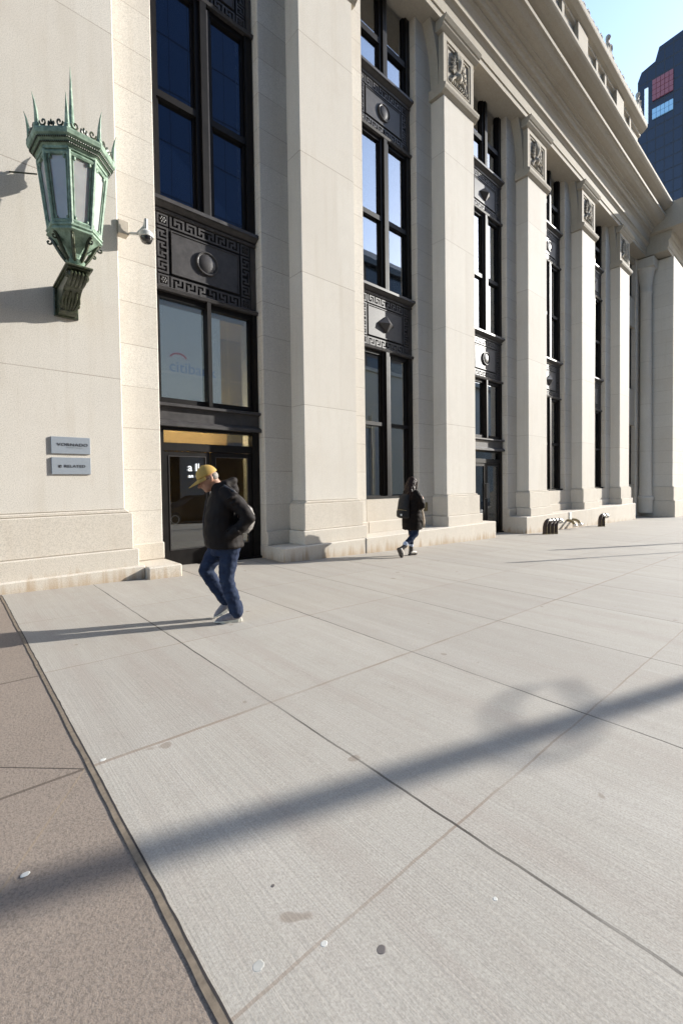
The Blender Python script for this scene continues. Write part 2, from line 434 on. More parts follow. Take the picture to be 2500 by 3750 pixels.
def make_pilaster(k):
    l, r = PL[k], PR[k]
    if k == 0: l = -6.0
    m = MB(); m.box(l, r, YF, 8.2, 1.157, 12.05)
    sh = m.build('pilaster', M_pil, B, bevel=.012)
    m = MB()
    m.prism([(l-.0, 1.157), (r, 1.157), (r+.045, 1.125), (r+.055, 1.105), (l-.055, 1.105), (l-.045, 1.125)], YF-.05, 8.1, 'y')
    m.box(l-.085, r+.085, YF-.085, 8.1, .56, 1.105)
    m.box(l-.145, r+.145, YF-.145, 8.1, .275, .56)
    m.build('base', M_low, sh, bevel=.014)
    # capital: necking, block with sunk panel, flared flanks, abacus
    m = MB()
    m.prism([(YF, 12.05), (YF-.05, 12.10), (YF-.10, 12.13), (YF-.13, 12.20), (YF-.13, 12.25), (YF-.04, 12.31), (YF, 12.31), (8.1, 12.31), (8.1, 12.05)], l-.10, r+.10, 'x')
    m.box(l, r, YF+.05, 8.1, 12.31, 13.70)
    bw = .15
    m.box(l, r, YF, YF+.05, 12.31, 12.31+.17); m.box(l, r, YF, YF+.05, 13.70-.13, 13.70)
    m.box(l, l+bw, YF, YF+.05, 12.48, 13.57); m.box(r-bw, r, YF, YF+.05, 12.48, 13.57)
    bi = bw+.05
    m.box(l+bi, r-bi, YF+.015, YF+.05, 12.53, 12.56); m.box(l+bi, r-bi, YF+.015, YF+.05, 13.49, 13.52)
    m.box(l+bi, l+bi+.03, YF+.015, YF+.05, 12.56, 13.49); m.box(r-bi-.03, r-bi, YF+.015, YF+.05, 12.56, 13.49)
    m.prism([(YF, 13.70), (YF-.03, 13.72), (YF-.10, 13.80), (YF-.11, 13.84), (YF-.14, 13.86), (YF-.20, 13.95), (YF-.20, ZC), (8.1, ZC), (8.1, 13.70)], l-.14, r+.14, 'x')
    for sgn, e in ((1, r), (-1, l)):
        pr = [(e, 12.32)]
        for i in range(9):
            a = i/8; pr.append((e+sgn*(.02+.36*a**2.6), 12.32+(ZC-12.33)*a))
        pr.append((e-sgn*.05, ZC-.01)); pr.append((e-sgn*.05, 12.32))
        m.prism(pr, YF+.16, 8.1, 'y')
    cap = m.build('capital', M_ent, sh)
    # carved relief: plumed shield with volutes and leaves
    m = MB(); cx = (r-PW+r)/2; y = YF+.045
    rnd = random.Random(3)
    for q in range(-3, 4):
        m.tube([(cx+.012*q, y-.05, 13.0), (cx+.028*q, y-.09-.012*(3-abs(q)), 13.25), (cx+.045*q, y-.08, 13.46), (cx+.05*q, y-.03, 13.53)], [.016, .024, .026, .012], 6)
    m.ball((cx, y, 12.92), (.19, .10, .15), 12)
    m.ball((cx, y-.04, 12.90), (.10, .10, .10), 10)
    def leaf(x0, z0, ang, ln, wd, lift=.05):
        d = Vector((math.sin(ang), 0, math.cos(ang)))
        pts = [Vector((x0, y, z0)) + d*ln*t + Vector((0, -lift*math.sin(t*2.6), -.25*ln*t*t*abs(math.sin(ang)))) for t in (0, .25, .5, .75, 1)]
        m.tube(pts, [wd*.4, wd*.9, wd, wd*.7, wd*.12], 6)
    for s in (-1, 1):
        for q, (z0, x0, ln) in enumerate(((13.28, .10, .22), (13.14, .11, .30), (13.02, .14, .27), (12.92, .18, .24))):
            for a in (.35, .85, 1.35): leaf(cx+s*x0, z0, s*a, ln*(1.05-.18*abs(a-.85)), .034)
        for q in range(6): leaf(cx+s*(.03+.05*q), 12.84-.012*q, s*(1.25+.28*q), .20+.03*(q % 2), .030)
        for q in range(5): leaf(cx+s*(.04+.075*q), 12.60, s*(.15+.16*q), .15, .028, .04)
        for q in range(9): m.ball((cx+s*rnd.uniform(.05, .42), y-.012, rnd.uniform(12.58, 13.44)), (.026, .024, .022), 6)
    m.build('relief', M_ent, sh, smooth=True)
for k in range(6): make_pilaster(k)

# recessed wall behind every pilaster, its foot tier, and the plinth blocks
for k in range(6):
    l = PL[k]-SL if k else -6; r = PR[k]+SR
    m = MB(); m.box(l, r, YR, 8.5, -1.2, ZC+.1)
    wl = m.build('wall', M_wall, B, bevel=.012)
    m = MB(); m.box(l-.006, r+.006, YR-.06, 8.3, .275, .56)
    m.build('base', M_low, wl, bevel=.014)
def plinth(x0, x1, yf, top=.28):
    m = MB(); m.box(x0, x1, yf, 8.35, -1.3, top); return m.build('plinth', M_low, B, bevel=.018)
plinth(-6, 2.262, 7.0, .30); plinth(2.262, PR[0]+SR+.012, 6.86, .275)
plinth(PL[1]-SL-.012, PR[1]+.0, 6.96); plinth(PR[1], PR[2]+SR+.012, 6.945, .285)
plinth(PL[3]-SL-.012, PL[4]+.4, 6.95); plinth(PL[4]+.4, PR[5]+.25, 6.955, .288)
# low walls under the window bays
CX = [(PR[k]+PL[k+1])/2 for k in range(5)] + [PR[5]+1.716]
for k in (1, 3, 4):
    x0, x1 = PR[k]+SR, PL[k+1]-SL
    m = MB(); m.box(x0, x1, YR+.002, 8.4, -.5, 1.085)
    m.prism([(YR+.002, 1.085), (YR+.002, 1.095), (YR+.19, 1.105), (8.4, 1.105), (8.4, 1.085)], x0, x1, 'x')
    o = m.build('sill_wall', M_low, B, bevel=.01)
    m = MB(); m.box(x0+.008, x1-.008, YR-.058, 8.3, .275, .56); m.build('base', M_low, o, bevel=.014)

# ---- entablature, cornice and attic
XE0, XE1 = -6.5, 29.6
prof = [(7.2, ZC), (7.2, 14.15), (7.165, 14.16), (7.165, 14.47), (7.14, 14.50), (7.10, 14.57), (7.04, 14.60), (7.04, 14.80),
        (7.032, 14.88), (7.0, 14.96), (6.93, 15.01), (6.93, 15.06), (6.84, 15.08), (6.80, 15.20), (6.74, 15.22), (6.73, 15.32), (6.62, 15.34), (6.60, 15.38),
        (6.5, 15.40), (6.4, 15.46), (6.32, 15.55), (6.29, 15.60), (6.23, 15.617), (6.22, 15.72), (6.32, 15.74), (6.32, 15.95), (6.2, 15.99), (6.05, 16.06), (5.96, 16.14), (5.92, 16.19), (5.92, 16.30), (7.4, 16.62), (8.6, 16.62), (8.6, ZC)]
m = MB(); m.prism(prof, XE0, XE1, 'x'); ent = m.build('entablature', M_ent, B)
m = MB(); m.box(XE0, XE1, 7.62, 8.6, 16.55, 20.9)
att = m.build('attic', M_ent, B)
for k in range(0, 6):
    c = (PL[k]+PR[k])/2
    m = MB(); m.box(c-.55, c+.55, 7.42, 7.7, 16.56, 20.88); m.build('pier', M_ent, att, bevel=.01)
    for s in (-1.9, 1.9): m = MB(); m.box(c+s-.12, c+s+.12, 7.50, 7.7, 16.56, 20.88); m.build('pier', M_ent, att, bevel=.01)
    m = MB(); m.box(CX[k]-.45, CX[k]+.45, 7.60, 7.64, 17.2, 19.95); m.build('window', M_frame, att)
m = MB(); m.prism([(7.62, 20.75), (7.52, 20.80), (7.50, 20.90), (7.36, 20.95), (7.2, 21.08), (7.18, 21.12), (7.18, 21.34), (8.6, 21.5), (8.6, 20.75)], XE0, XE1+.1, 'x')
m.build('cornice', M_ent, att)
m = MB(); x = XE0+.2; q = 0
while x < XE1:
    big = q % 9 == 4
    h = .95 if big else .42+.10*((q*7) % 3)/2
    yy = 7.30
    m.prism([(x-.16, 21.34), (x+.16, 21.34), (x+.19, 21.34+h*.45), (x+.10, 21.34+h*.75), (x, 21.34+h), (x-.10, 21.34+h*.75), (x-.19, 21.34+h*.45)], yy, yy+.10, 'y')
    m.ball((x, yy-.01, 21.34+h*.45), (.10, .05, h*.30), 8)
    if big:
        m.box(x-.3, x+.3, yy-.04, yy+.25, 21.34, 21.75); m.ball((x, yy+.05, 22.32), (.12, .12, .14), 8)
        for s in (-1, 1): m.tube([(x+s*.2, yy, 21.7), (x+s*.34, yy, 21.95), (x+s*.28, yy, 22.12), (x+s*.18, yy, 22.05)], .05, 6)
    x += .52; q += 1
m.box(XE0, XE1, 7.32, 7.45, 21.33, 21.52)
m.build('cresting', M_ent, att)

# ---- bronze spandrels
KEY = ["......", ".###.#", ".#.#.#", ".#...#", ".#.###", ".#...."]
def key_band(m, x0, z0, length, bw, n, horiz, flipx=False, flipz=False, y=0):
    """raised Greek key: the dark grooves are gaps between raised pieces"""
    cw = length/n/6; ch = bw/6
    for u in range(n):
        f = flipx if u < n/2 else not flipx
        for j, row in enumerate(KEY):
            row = row[::-1] if f else row
            i = 0
            while i < 6:
                if row[i] == '.':
                    k = i
                    while k < 6 and row[k] == '.': k += 1
                    jj = j if flipz else 5-j
                    a0, a1 = (u*6+i)*cw, (u*6+k)*cw; c0, c1 = jj*ch, (jj+1)*ch
                    if horiz: m.box(x0+a0, x0+a1, y, y+.02, z0+c0, z0+c1)
                    else: m.box(x0+c0, x0+c1, y, y+.02, z0+a0, z0+a1)
                    i = k
                else: i += 1
SP_CACHE = {}
def spandrel(cx, z0, H, motif):
    y = 7.84
    key = (round(H, 2), motif)
    root = None
    if key in SP_CACHE:
        src = SP_CACHE[key]; o = dup_tree(src[0], B); d = Vector((cx-src[1], 0, z0-src[2]))
        o.location = Vector(src[0].location) + d
        return o
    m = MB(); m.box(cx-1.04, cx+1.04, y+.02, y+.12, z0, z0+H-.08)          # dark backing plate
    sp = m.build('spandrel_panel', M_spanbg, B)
    bw = .19; x0, x1 = cx-.90, cx+.90; zb, zt = z0+.10, z0+H-.24
    m = MB()
    for zz, f in ((zb, False), (zt-bw, True)):
        key_band(m, x0+bw+.03, zz, x1-x0-2*bw-.06, bw, 6, True, False, f, y)
    for xx, f in ((x0, False), (x1-bw, True)):
        key_band(m, xx, zb+bw+.03, zt-zb-2*bw-.06, bw, 4, False, False, f, y)
    for xx in (x0, x1-bw):
        for zz in (zb, zt-bw):
            m.box(xx, xx+bw, y, y+.02, zz, zz+.03); m.box(xx, xx+bw, y, y+.02, zz+bw-.03, zz+bw)
            m.box(xx, xx+.03, y, y+.02, zz+.03, zz+bw-.03); m.box(xx+bw-.03, xx+bw, y, y+.02, zz+.03, zz+bw-.03)
            for a in range(6): m.ball((xx+bw/2+.04*math.cos(a*1.047), y+.005, zz+bw/2+.04*math.sin(a*1.047)), (.022, .02, .022), 6)
            m.ball((xx+bw/2, y, zz+bw/2), (.02, .02, .02), 6)
    m.box(x0-.13, x0-.02, y-.005, y+.025, zb, zt); m.box(x1+.02, x1+.13, y-.005, y+.025, zb, zt)
    m.build('meander_border', M_span, sp)
    m = MB(); ix0, ix1, iz0, iz1 = x0+bw+.05, x1-bw-.05, zb+bw+.05, zt-bw-.05
    m.box(ix0, ix1, y+.002, y+.02, iz0, iz1)
    t = .018
    m.box(ix0, ix1, y-.012, y+.001, iz0, iz0+t); m.box(ix0, ix1, y-.012, y+.001, iz1-t, iz1)
    m.box(ix0, ix0+t, y-.012, y+.001, iz0+t, iz1-t); m.box(ix1-t, ix1, y-.012, y+.001, iz0+t, iz1-t)
    m.build('field', M_span, sp)
    m = MB(); mz = (iz0+iz1)/2
    if motif == 'disc':
        rings = []
        for r_, d_ in ((.215, 0), (.215, .03), (.205, .04), (.192, .04), (.182, .02), (.172, .016), (.15, .026), (.11, .040), (.05, .049), (.004, .051)):
            rings.append([(cx+r_*math.cos(2*math.pi*i/36), y-d_, mz+r_*math.sin(2*math.pi*i/36)) for i in range(36)])
        m.rings(rings); m.build('boss', M_span, sp, smooth=True)
    else:
        q = .29
        v = [m.b.verts.new(p) for p in ((cx-q, y-.03, mz), (cx, y-.03, mz-q*.72), (cx+q, y-.03, mz), (cx, y-.03, mz+q*.72))]
        w_ = [m.b.verts.new((a.co.x, y+.002, a.co.z)) for a in v]
        t_ = m.b.verts.new((cx, y-.15, mz))
        for i in range(4):
            m.b.faces.new((v[i], v[(i+1) % 4], t_)); m.b.faces.new((w_[i], w_[(i+1) % 4], v[(i+1) % 4], v[i]))
        m.b.faces.new(w_[::-1]); m.build('boss', M_span, sp)
    for nm, pr_, hw in (('lower_ledge', [(y+.02, z0), (y-.06, z0+.0), (y-.08, z0+.05), (y-.03, z0+.085), (y+.02, z0+.09)], 1.04),
                        ('fillet', [(y+.02, z0+H-.22), (y-.02, z0+H-.215), (y-.03, z0+H-.17), (y+.02, z0+H-.16)], 1.04),
                        ('upper_ledge', [(y+.02, z0+H-.15), (y-.02, z0+H-.14), (y-.10, z0+H-.09), (y-.14, z0+H-.08), (y-.14, z0+H-.02), (y-.02, z0+H+.0), (y+.1, z0+H)], 1.06)):
        m = MB(); m.prism(pr_, cx-hw, cx+hw, 'x'); m.build(nm, M_span, sp)
    SP_CACHE[key] = (sp, cx, z0)
    return sp

# ---- windows
def window(cx, z0, z1, transoms, mull=.15, jamb=.16, pane_mat=None, sash=True):
    yb = YW+.16
    m = MB(); e = 1.03
    for s in (-1, 1):
        m.box(min(cx+s*(e-jamb), cx+s*e), max(cx+s*(e-jamb), cx+s*e), YW, yb, z0, z1)
        m.box(min(cx+s*(e-jamb-.05), cx+s*(e-jamb)), max(cx+s*(e-jamb-.05), cx+s*(e-jamb)), YW+.05, yb, z0, z1)
        if mull > .1:
            m.box(min(cx+s*.06, cx+s*mull), max(cx+s*.06, cx+s*mull), YW+.015, yb, z0, z1)
            m.box(min(cx+s*mull, cx+s*(mull+.045)), max(cx+s*mull, cx+s*(mull+.045)), YW+.06, yb, z0, z1)
    m.box(cx-min(.06, mull), cx+min(.06, mull), YW-.035, yb, z0, z1)
    m.box(cx-e+jamb, cx+e-jamb, YW+.04, yb, z0, z0+.09); m.box(cx-e+jamb, cx+e-jamb, YW+.04, yb, z1-.10, z1)
    for (a, b_) in transoms:
        for s0, s1 in ((cx-e+jamb, cx-mull), (cx+mull, cx+e-jamb)):
            m.box(s0, s1, YW+.02, yb, a, b_)
    o = m.build('window', M_frame, B)
    if mull > .1:
        m = MB(); m.box(cx+.062, cx+.088, YW-.03, YW+.03, z0+.01, z1-.1); m.build('mullion_highlight', M_span, o)  # paler strip put in as the sunlit right edge of the mullion
    m = MB(); m.box(cx-e+.02, cx+e-.02, YW+.10, YW+.112, z0, z1)
    p = m.build('pane', pane_mat or M_glass, o)
    return o
def ceiling_lamp(x, y, z, r, mt):
    m = MB(); m.lathe([(r*.3, z-.05), (r, z-.03), (r, z)], (x, y, 0), 12); return m.build('ceiling_lamp', mt, B)
M_lamp = emis('lit_lamp', (1, .9, .7), 9)
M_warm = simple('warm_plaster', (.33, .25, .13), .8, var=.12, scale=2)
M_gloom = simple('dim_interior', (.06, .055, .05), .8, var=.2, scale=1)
M_ochre = emis('ochre_glow', (.70, .46, .10), .55)
M_olive = emis('blind_glow', (.62, .53, .32), .27)  # blind and post materials glow by themselves in place of room lighting
for k in range(6):
    cx = CX[k]
    if k < 5:
        window(cx, 6.47, 10.33, [(8.22, 8.34)])
        spandrel(cx, 10.33, 1.49, 'disc' if k % 2 else 'star')
        window(cx, 11.82, 14.25, [(12.66, 12.81)])
        spandrel(cx, 4.90, 1.57, 'star' if k % 2 else 'disc')
        # room behind: floor slabs, side and back walls
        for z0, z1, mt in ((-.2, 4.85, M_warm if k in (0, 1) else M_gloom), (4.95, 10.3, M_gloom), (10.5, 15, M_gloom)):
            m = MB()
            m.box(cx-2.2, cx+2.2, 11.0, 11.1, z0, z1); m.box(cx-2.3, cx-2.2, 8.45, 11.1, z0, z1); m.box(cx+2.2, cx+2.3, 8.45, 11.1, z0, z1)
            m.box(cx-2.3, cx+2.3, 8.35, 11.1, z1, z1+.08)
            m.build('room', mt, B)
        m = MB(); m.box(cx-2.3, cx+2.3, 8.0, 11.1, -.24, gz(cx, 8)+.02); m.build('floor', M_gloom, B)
    if k in (1, 3, 4):
        window(cx, 1.10, 4.90, [(2.98, 3.07)])
        m = MB(); m.box(cx-1.06, cx+1.06, YW-.10, YW+.06, 1.105, 1.17); m.build('window_sill', M_frame, B)
# bay 1 : ochre post, olive blind and partition, their glow standing in for room light
cx = CX[1]
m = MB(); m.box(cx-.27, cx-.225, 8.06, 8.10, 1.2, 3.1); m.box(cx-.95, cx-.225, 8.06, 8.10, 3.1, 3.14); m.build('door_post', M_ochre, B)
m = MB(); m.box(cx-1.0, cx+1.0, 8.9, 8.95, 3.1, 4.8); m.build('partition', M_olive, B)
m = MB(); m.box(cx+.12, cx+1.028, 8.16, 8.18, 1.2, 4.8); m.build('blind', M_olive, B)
# doors bays
def door_bay(k, lit):
    cx = CX[k]; gf = gz(cx, 7.6)
    window(cx, 2.97, 4.90, [], mull=.037, jamb=.10)
    m = MB(); m.box(cx-1.03, cx+1.03, YW-.01, YW+.15, 2.62, 2.90)
    m.prism([(YW-.011, 2.88), (YW-.09, 2.90), (YW-.09, 2.94), (YW+.02, 2.97), (YW+.1, 2.97), (YW+.1, 2.88)], cx-1.04, cx+1.04, 'x')
    m.prism([(YW-.011, 2.66), (YW-.06, 2.64), (YW-.10, 2.60), (YW-.10, 2.55), (YW+.1, 2.55), (YW+.1, 2.66)], cx-1.04, cx+1.04, 'x')
    m.build('door_canopy', M_span, B)
    m = MB()
    for s in (-1, 1): m.box(min(cx+s*.88, cx+s*1.03), max(cx+s*.88, cx+s*1.03), YW, YW+.16, gf-.1, 2.62)
    m.box(cx-.88, cx+.88, YW+.02, YW+.16, 2.50, 2.62); m.box(cx-.88, cx+.88, YW+.02, YW+.16, 2.13, 2.27)
    fr_ = m.build('door_frame', M_frame, B)
    m = MB(); m.box(cx-.88, cx+.88, YW+.09, YW+.10, 2.27, 2.50); m.build('pane', M_glassd, fr_)
    for s in (-1, 1):
        m = MB(); a, b_ = (cx-.875, cx-.012) if s < 0 else (cx+.012, cx+.875)
        st = .085
        m.box(a, a+st, YW+.04, YW+.09, gf+.015, 2.12); m.box(b_-st, b_, YW+.04, YW+.09, gf+.015, 2.12)
        m.box(a+st, b_-st, YW+.04, YW+.09, 2.04, 2.12); m.box(a+st, b_-st, YW+.04, YW+.09, gf+.015, gf+.30)
        d = m.build('door', M_frame, B, bevel=.004)
        m = MB(); m.box(a+st, b_-st, YW+.06, YW+.07, gf+.30, 2.04); m.build('door_glass', M_glassd, d)
        t = .012
        m = MB(); m.box(a+st, a+st+t, YW+.030, YW+.045, gf+.30, 2.04); m.box(b_-st-t, b_-st, YW+.030, YW+.045, gf+.30, 2.04)
        m.box(a+st+t, b_-st-t, YW+.030, YW+.045, gf+.30, gf+.30+t); m.box(a+st+t, b_-st-t, YW+.030, YW+.045, 2.04-t, 2.04); m.build('glazing_bead', M_span, d)
        hx = b_-.045 if s < 0 else a+.045
        m = MB(); m.tube([(hx, YW+.04, .95), (hx, YW-.03, .95), (hx, YW-.03, 1.45), (hx, YW+.04, 1.45)], .011, 8); m.build('door_handle', M_post, d)
        if k == 0 and s < 0:
            rt = Matrix(((1, 0, 0), (0, 0, -1), (0, 1, 0)))
            text_mesh('lettering', 'a ll', .20, (3.43, YW+.028, 1.83), rt, emis('letters_glow', (.9, .95, 1), .25), d)  # white door lettering with a faint glow in its material
            text_mesh('lettering', 'an  ra    a', .10, (3.52, YW+.028, 1.68), rt, bpy.data.materials['letters_glow'], d)
    m = MB(); m.box(cx-1.03, cx+1.03, YW-.05, YW+.2, gf-.2, gf+.012); m.build('threshold', M_frame, B)
door_bay(0, True); door_bay(2, False)
for x, y, z in ((5.24, 8.9, 4.76), (4.98, 8.45, 4.80), (5.01, 8.5, 4.72)): ceiling_lamp(x, y, z, .02, M_lamp)
for x, y, z in ((4.3, 8.9, 8.2), (4.5, 9.1, 8.45)): ceiling_lamp(x, y, z, .03, M_lamp)
sg = thing('hanging_sign', (3.6, 8.3, 3.5), 'pale hanging bank sign with a red arc behind the left window above the doors', 'sign')
m = MB(); m.box(2.70, 4.24, 8.31, 8.33, 3.12, 4.84); m.build('panel', emis('sign_panel', (.42, .46, .50), .27), sg)  # panel, lettering and arc carry a glow in place of light falling on them
text_mesh('lettering', 'citibank', .30, (3.66, 8.305, 3.74), Matrix(((1, 0, 0), (0, 0, -1), (0, 1, 0))), emis('sign_blue', (.14, .23, .44), .25), sg, .002)
m = MB(); m.tube([(3.375+.16*math.cos(R(a)), 8.30, 3.885+.115*math.sin(R(a))) for a in range(18, 165, 12)], [.010]+[.018]*11+[.010] if False else .017, 6); m.build('arc', emis('sign_red', (.38, .03, .07), .25), sg)
m = MB(); m.box(CX[0]-.95, CX[0]+.95, 9.0, 9.05, 2.2, 2.7); m.build('bulkhead_panel', simple('ochre_bulkhead', (.26, .165, .06), .7), B)  # upright ochre panel, added to give the transom a warm lit look
m = MB(); m.box(2.9, 4.65, 8.50, 8.54, 2.72, 2.76); m.build('hidden_fill', emis('hidden_fill', (1, .80, .50), 46), B)  # added emitter, hidden behind the canopy beam to brighten the lobby
m = MB(); m.box(3.6, 5.4, 9.4, 9.45, 2.5, 4.84); m.build('partition', simple('ochre_wall', (.36, .27, .09), .7, var=.1, scale=3), B)
# shelf-like grille seen through the transom
m = MB()
for i in range(8): m.box(3.2+i*.11, 3.24+i*.11, 9.2, 9.25, 2.35, 2.75)
m.box(3.15, 4.1, 9.18, 9.27, 2.72, 2.86); m.build('grille', M_black, B)

# bay 5 : stone panels with small windows, half in the shade of the pavilion
cx = CX[5]
x0, x1 = PR[5]+SR, 29.45
for a, b_ in ((-.6, 1.25), (4.6, 6.6), (10.1, 11.7), (13.7, 14.4)): m = MB(); m.box(x0, x1, 7.70, 8.6, a, b_); m.build('wall', M_ent, B)
for a, b_ in ((1.25, 4.6), (6.6, 10.1), (11.7, 13.7)):
    m = MB(); m.box(x0, x1, 7.86, 8.0, a, b_); m.box(x0+.9, x0+1.0, 7.82, 7.86, a, b_); o = m.build('window', M_frame, B)
m = MB(); m.box(29.45, 45, YR, 10, -1.5, ZC+.1); m.build('wall', M_wall, B, bevel=.01)
# end pavilion, projecting towards the street
m = MB(); m.box(30.45, 48, 6.1, 10, -1.6, 13.9); pv = m.build('pavilion', M_wall, B, bevel=.012)
m = MB(); m.box(30.33, 48, 5.96, 10, -1.6, .3); m.box(30.39, 48, 6.03, 10, .3, 1.1)
m.build('base', M_low, pv, bevel=.015)
prof2 = [(p[0]-1.0 if p[0] < 7.3 else p[0], p[1]) for p in prof]
m = MB(); m.prism(prof2, 29.61, 48, 'x'); m.box(29.3, 48, 5.2, 8.6, 15.0, 16.31); m.build('cornice', M_ent, pv)
m = MB(); m.lathe([(.36, -.4), (.36, .35), (.42, .36), (.42, .5), (.33, .6), (.31, 1.2), (.27, 12.0), (.30, 12.05), (.30, 12.15), (.27, 12.2), (.30, 12.6), (.40, 13.2), (.46, 13.4)], (30.05, 7.30, 0), 20)
m.box(29.57, 30.53, 6.82, 7.78, 13.4, 13.9); m.build('column', M_pil, pv, smooth=True)

# ------------------------------------------------------------------ wall lantern
LX, LY = 1.306, 6.42
lan = thing('wall_lantern', (LX, YF, 3.6), 'huge green copper octagonal wall lantern with curved spikes, on a scrolled bracket', 'lantern')
def octa(r, z, rot=0): return [(LX+r*math.cos(R(22.5)+rot+i*math.pi/4), LY+r*math.sin(R(22.5)+rot+i*math.pi/4), z) for i in range(8)]
OR = R(5)
m = MB()
m.rings([octa(r, z, OR) for r, z in ((.44, 5.66), (.495, 5.67), (.495, 5.72), (.52, 5.74), (.53, 5.78), (.56, 5.80), (.575, 5.84), (.61, 5.87), (.625, 5.93), (.625, 5.96), (.50, 6.02), (.25, 6.10), (.09, 6.16))])
lan_cr = m.build('crown', M_copper, lan, bevel=.004)
m = MB()
for z, r in ((5.755, .537), (5.815, .583)):
    for i in range(8):
        a, b_ = Vector(octa(r, z, OR)[i]), Vector(octa(r, z, OR)[(i+1) % 8])
        for q in range(14): p_ = a.lerp(b_, (q+.5)/14); m.ball(p_, (.014, .014, .018), 6)
m.build('beading', M_copdark, lan_cr)
m = MB()   # cage : corner posts and rails
RT, RB, ZT, ZB = .475, .355, 5.66, 4.84
for i in range(8):
    t0, b0 = Vector(octa(RT, ZT, OR)[i]), Vector(octa(RB, ZB, OR)[i])
    m.tube([b0, t0], .030, 8)
    t1, b1 = Vector(octa(RT, ZT, OR)[(i+1) % 8]), Vector(octa(RB, ZB, OR)[(i+1) % 8])
    for f, g_ in ((.04, .045), (.96, .045)):
        m.tube([b0.lerp(t0, f), b1.lerp(t1, f)], .026, 6)
    for c0, c1, d0, d1 in ((b0, t0, b1, t1), (b1, t1, b0, t0)):     # inner bead and shaped corners
        e0 = c0.lerp(d0, .16).lerp(c1.lerp(d1, .16), .08); e1 = c0.lerp(d0, .14).lerp(c1.lerp(d1, .14), .92)
        m.tube([e0, e1], .009, 6)
        m.ball(c0.lerp(d0, .2).lerp(c1.lerp(d1, .2), .09), .022, 6); m.ball(c0.lerp(d0, .2).lerp(c1.lerp(d1, .2), .91), .026, 6)
cage = m.build('cage', M_copper, lan, smooth=True)
for i in range(8):
    m = MB(); t0, t1 = octa(RT-.012, ZT, OR)[i], octa(RT-.012, ZT, OR)[(i+1) % 8]; b0, b1 = octa(RB-.012, ZB, OR)[i], octa(RB-.012, ZB, OR)[(i+1) % 8]
    v = [m.b.verts.new(p) for p in (b0, b1, t1, t0)]; m.b.faces.new(v)
    r_ = bmesh.ops.extrude_face_region(m.b, geom=list(m.b.faces)); c_ = Vector((LX, LY, 5.2))
    for q in r_['geom']:
        if isinstance(q, bmesh.types.BMVert): q.co = q.co.lerp(Vector((LX, LY, q.co.z)), .02)
    m.build('lantern_pane', M_frost, lan)
m = MB()
m.rings([octa(r, z, OR) for r, z in ((.37, 4.85), (.40, 4.83), (.40, 4.79), (.375, 4.77), (.375, 4.74), (.395, 4.72), (.395, 4.69), (.34, 4.66), (.22, 4.56), (.10, 4.46), (.07, 4.36))])
m.build('bottom_ring', M_copper, lan, bevel=.004)
m = MB()
for i in range(8):   # scrolled ribs under the body
    a = R(22.5)+OR+i*math.pi/4; ca, sa = math.cos(a), math.sin(a)
    def q(r, z): return (LX+r*ca, LY+r*sa, z)
    m.tube([q(.34, 4.68), q(.29, 4.60), q(.235, 4.50), q(.18, 4.42), q(.13, 4.36), q(.10, 4.33)], [.026, .03, .028, .03, .03, .02], 7)
    sc = [q(.36+.055*(1-t/10)*math.cos(t*.75+1.5), 4.60+.055*(1-t/10)*math.sin(t*.75+1.5)) for t in range(10)]
    m.tube([q(.33, 4.66)] + sc, .014, 6)
m.build('scroll_rib', M_copdark, lan, smooth=True)
spk = MB()
for i in range(8):
    a = R(22.5)+OR+i*math.pi/4; ca, sa = math.cos(a), math.sin(a)
    spk = MB(); spk.tube([(LX+r*ca, LY+r*sa, z) for r, z in ((.575, 5.95), (.578, 6.03), (.590, 6.14), (.615, 6.25), (.645, 6.32))], [.036, .032, .024, .012, .002], 7)
    spk.ball((LX+.575*ca, LY+.575*sa, 5.98), .05, 8)
    spk.build('spike', M_copper, lan, smooth=True)
m = MB(); m.lathe([(.12, 6.10), (.10, 6.16), (.07, 6.20), (.075, 6.24), (.045, 6.30), (.028, 6.5), (.016, 6.65), (.002, 6.80)], (LX, LY, 0), 12); m.build('finial', M_copper, lan, smooth=True)
m = MB()
for i in range(8):   # scroll cresting between the spikes
    a_, b_ = Vector(octa(.60, 5.97, OR)[i]), Vector(octa(.60, 5.97, OR)[(i+1) % 8])
    for f, s in ((.24, 1), (.76, -1)):
        c_ = a_.lerp(b_, f); d_ = (b_-a_).normalized()*s
        m.tube([c_ + d_*(.055*(1-t/11)*math.cos(t*.72+3.1)) + Vector((0, 0, .05+.055*(1-t/11)*math.sin(t*.72+3.1))) for t in range(11)], .012, 6)
    c_ = a_.lerp(b_, .5)
    for t in (-1, 0, 1): m.ball(c_ + (b_-a_).normalized()*.035*t + Vector((0, 0, .045-.02*abs(t))), (.02, .02, .035), 6)
m.build('cresting', M_copdark, lan, smooth=True)
m = MB()
m.lathe([(.15, 4.225), (.16, 4.245), (.13, 4.27), (.105, 4.30), (.13, 4.33), (.145, 4.355), (.10, 4.38), (.07, 4.42)], (LX, LY, 0), 20)
m.build('stem', M_copper, lan, smooth=True)
m = MB()   # console bracket, side profile (y,z)
w2 = .135
pr = [(7.2, 3.56), (7.05, 3.58), (6.99, 3.62), (6.98, 3.66), (6.92, 3.70), (6.80, 3.82), (6.70, 3.92), (6.62, 3.96), (6.50, 3.96), (6.34, 3.98), (6.27, 4.03), (6.27, 4.10), (6.32, 4.15), (7.2, 4.15)]
m.prism(pr, LX-w2, LX+w2, 'x')
m.box(LX-w2-.03, LX+w2+.03, 6.22, 7.2, 4.15, 4.18); m.box(LX-w2-.055, LX+w2+.055, 6.19, 7.2, 4.18, 4.225)
m.box(LX-w2-.05, LX+w2+.05, 7.14, 7.199, 3.54, 4.15)
br = m.build('bracket', M_copdark, lan, bevel=.008)
m = MB()
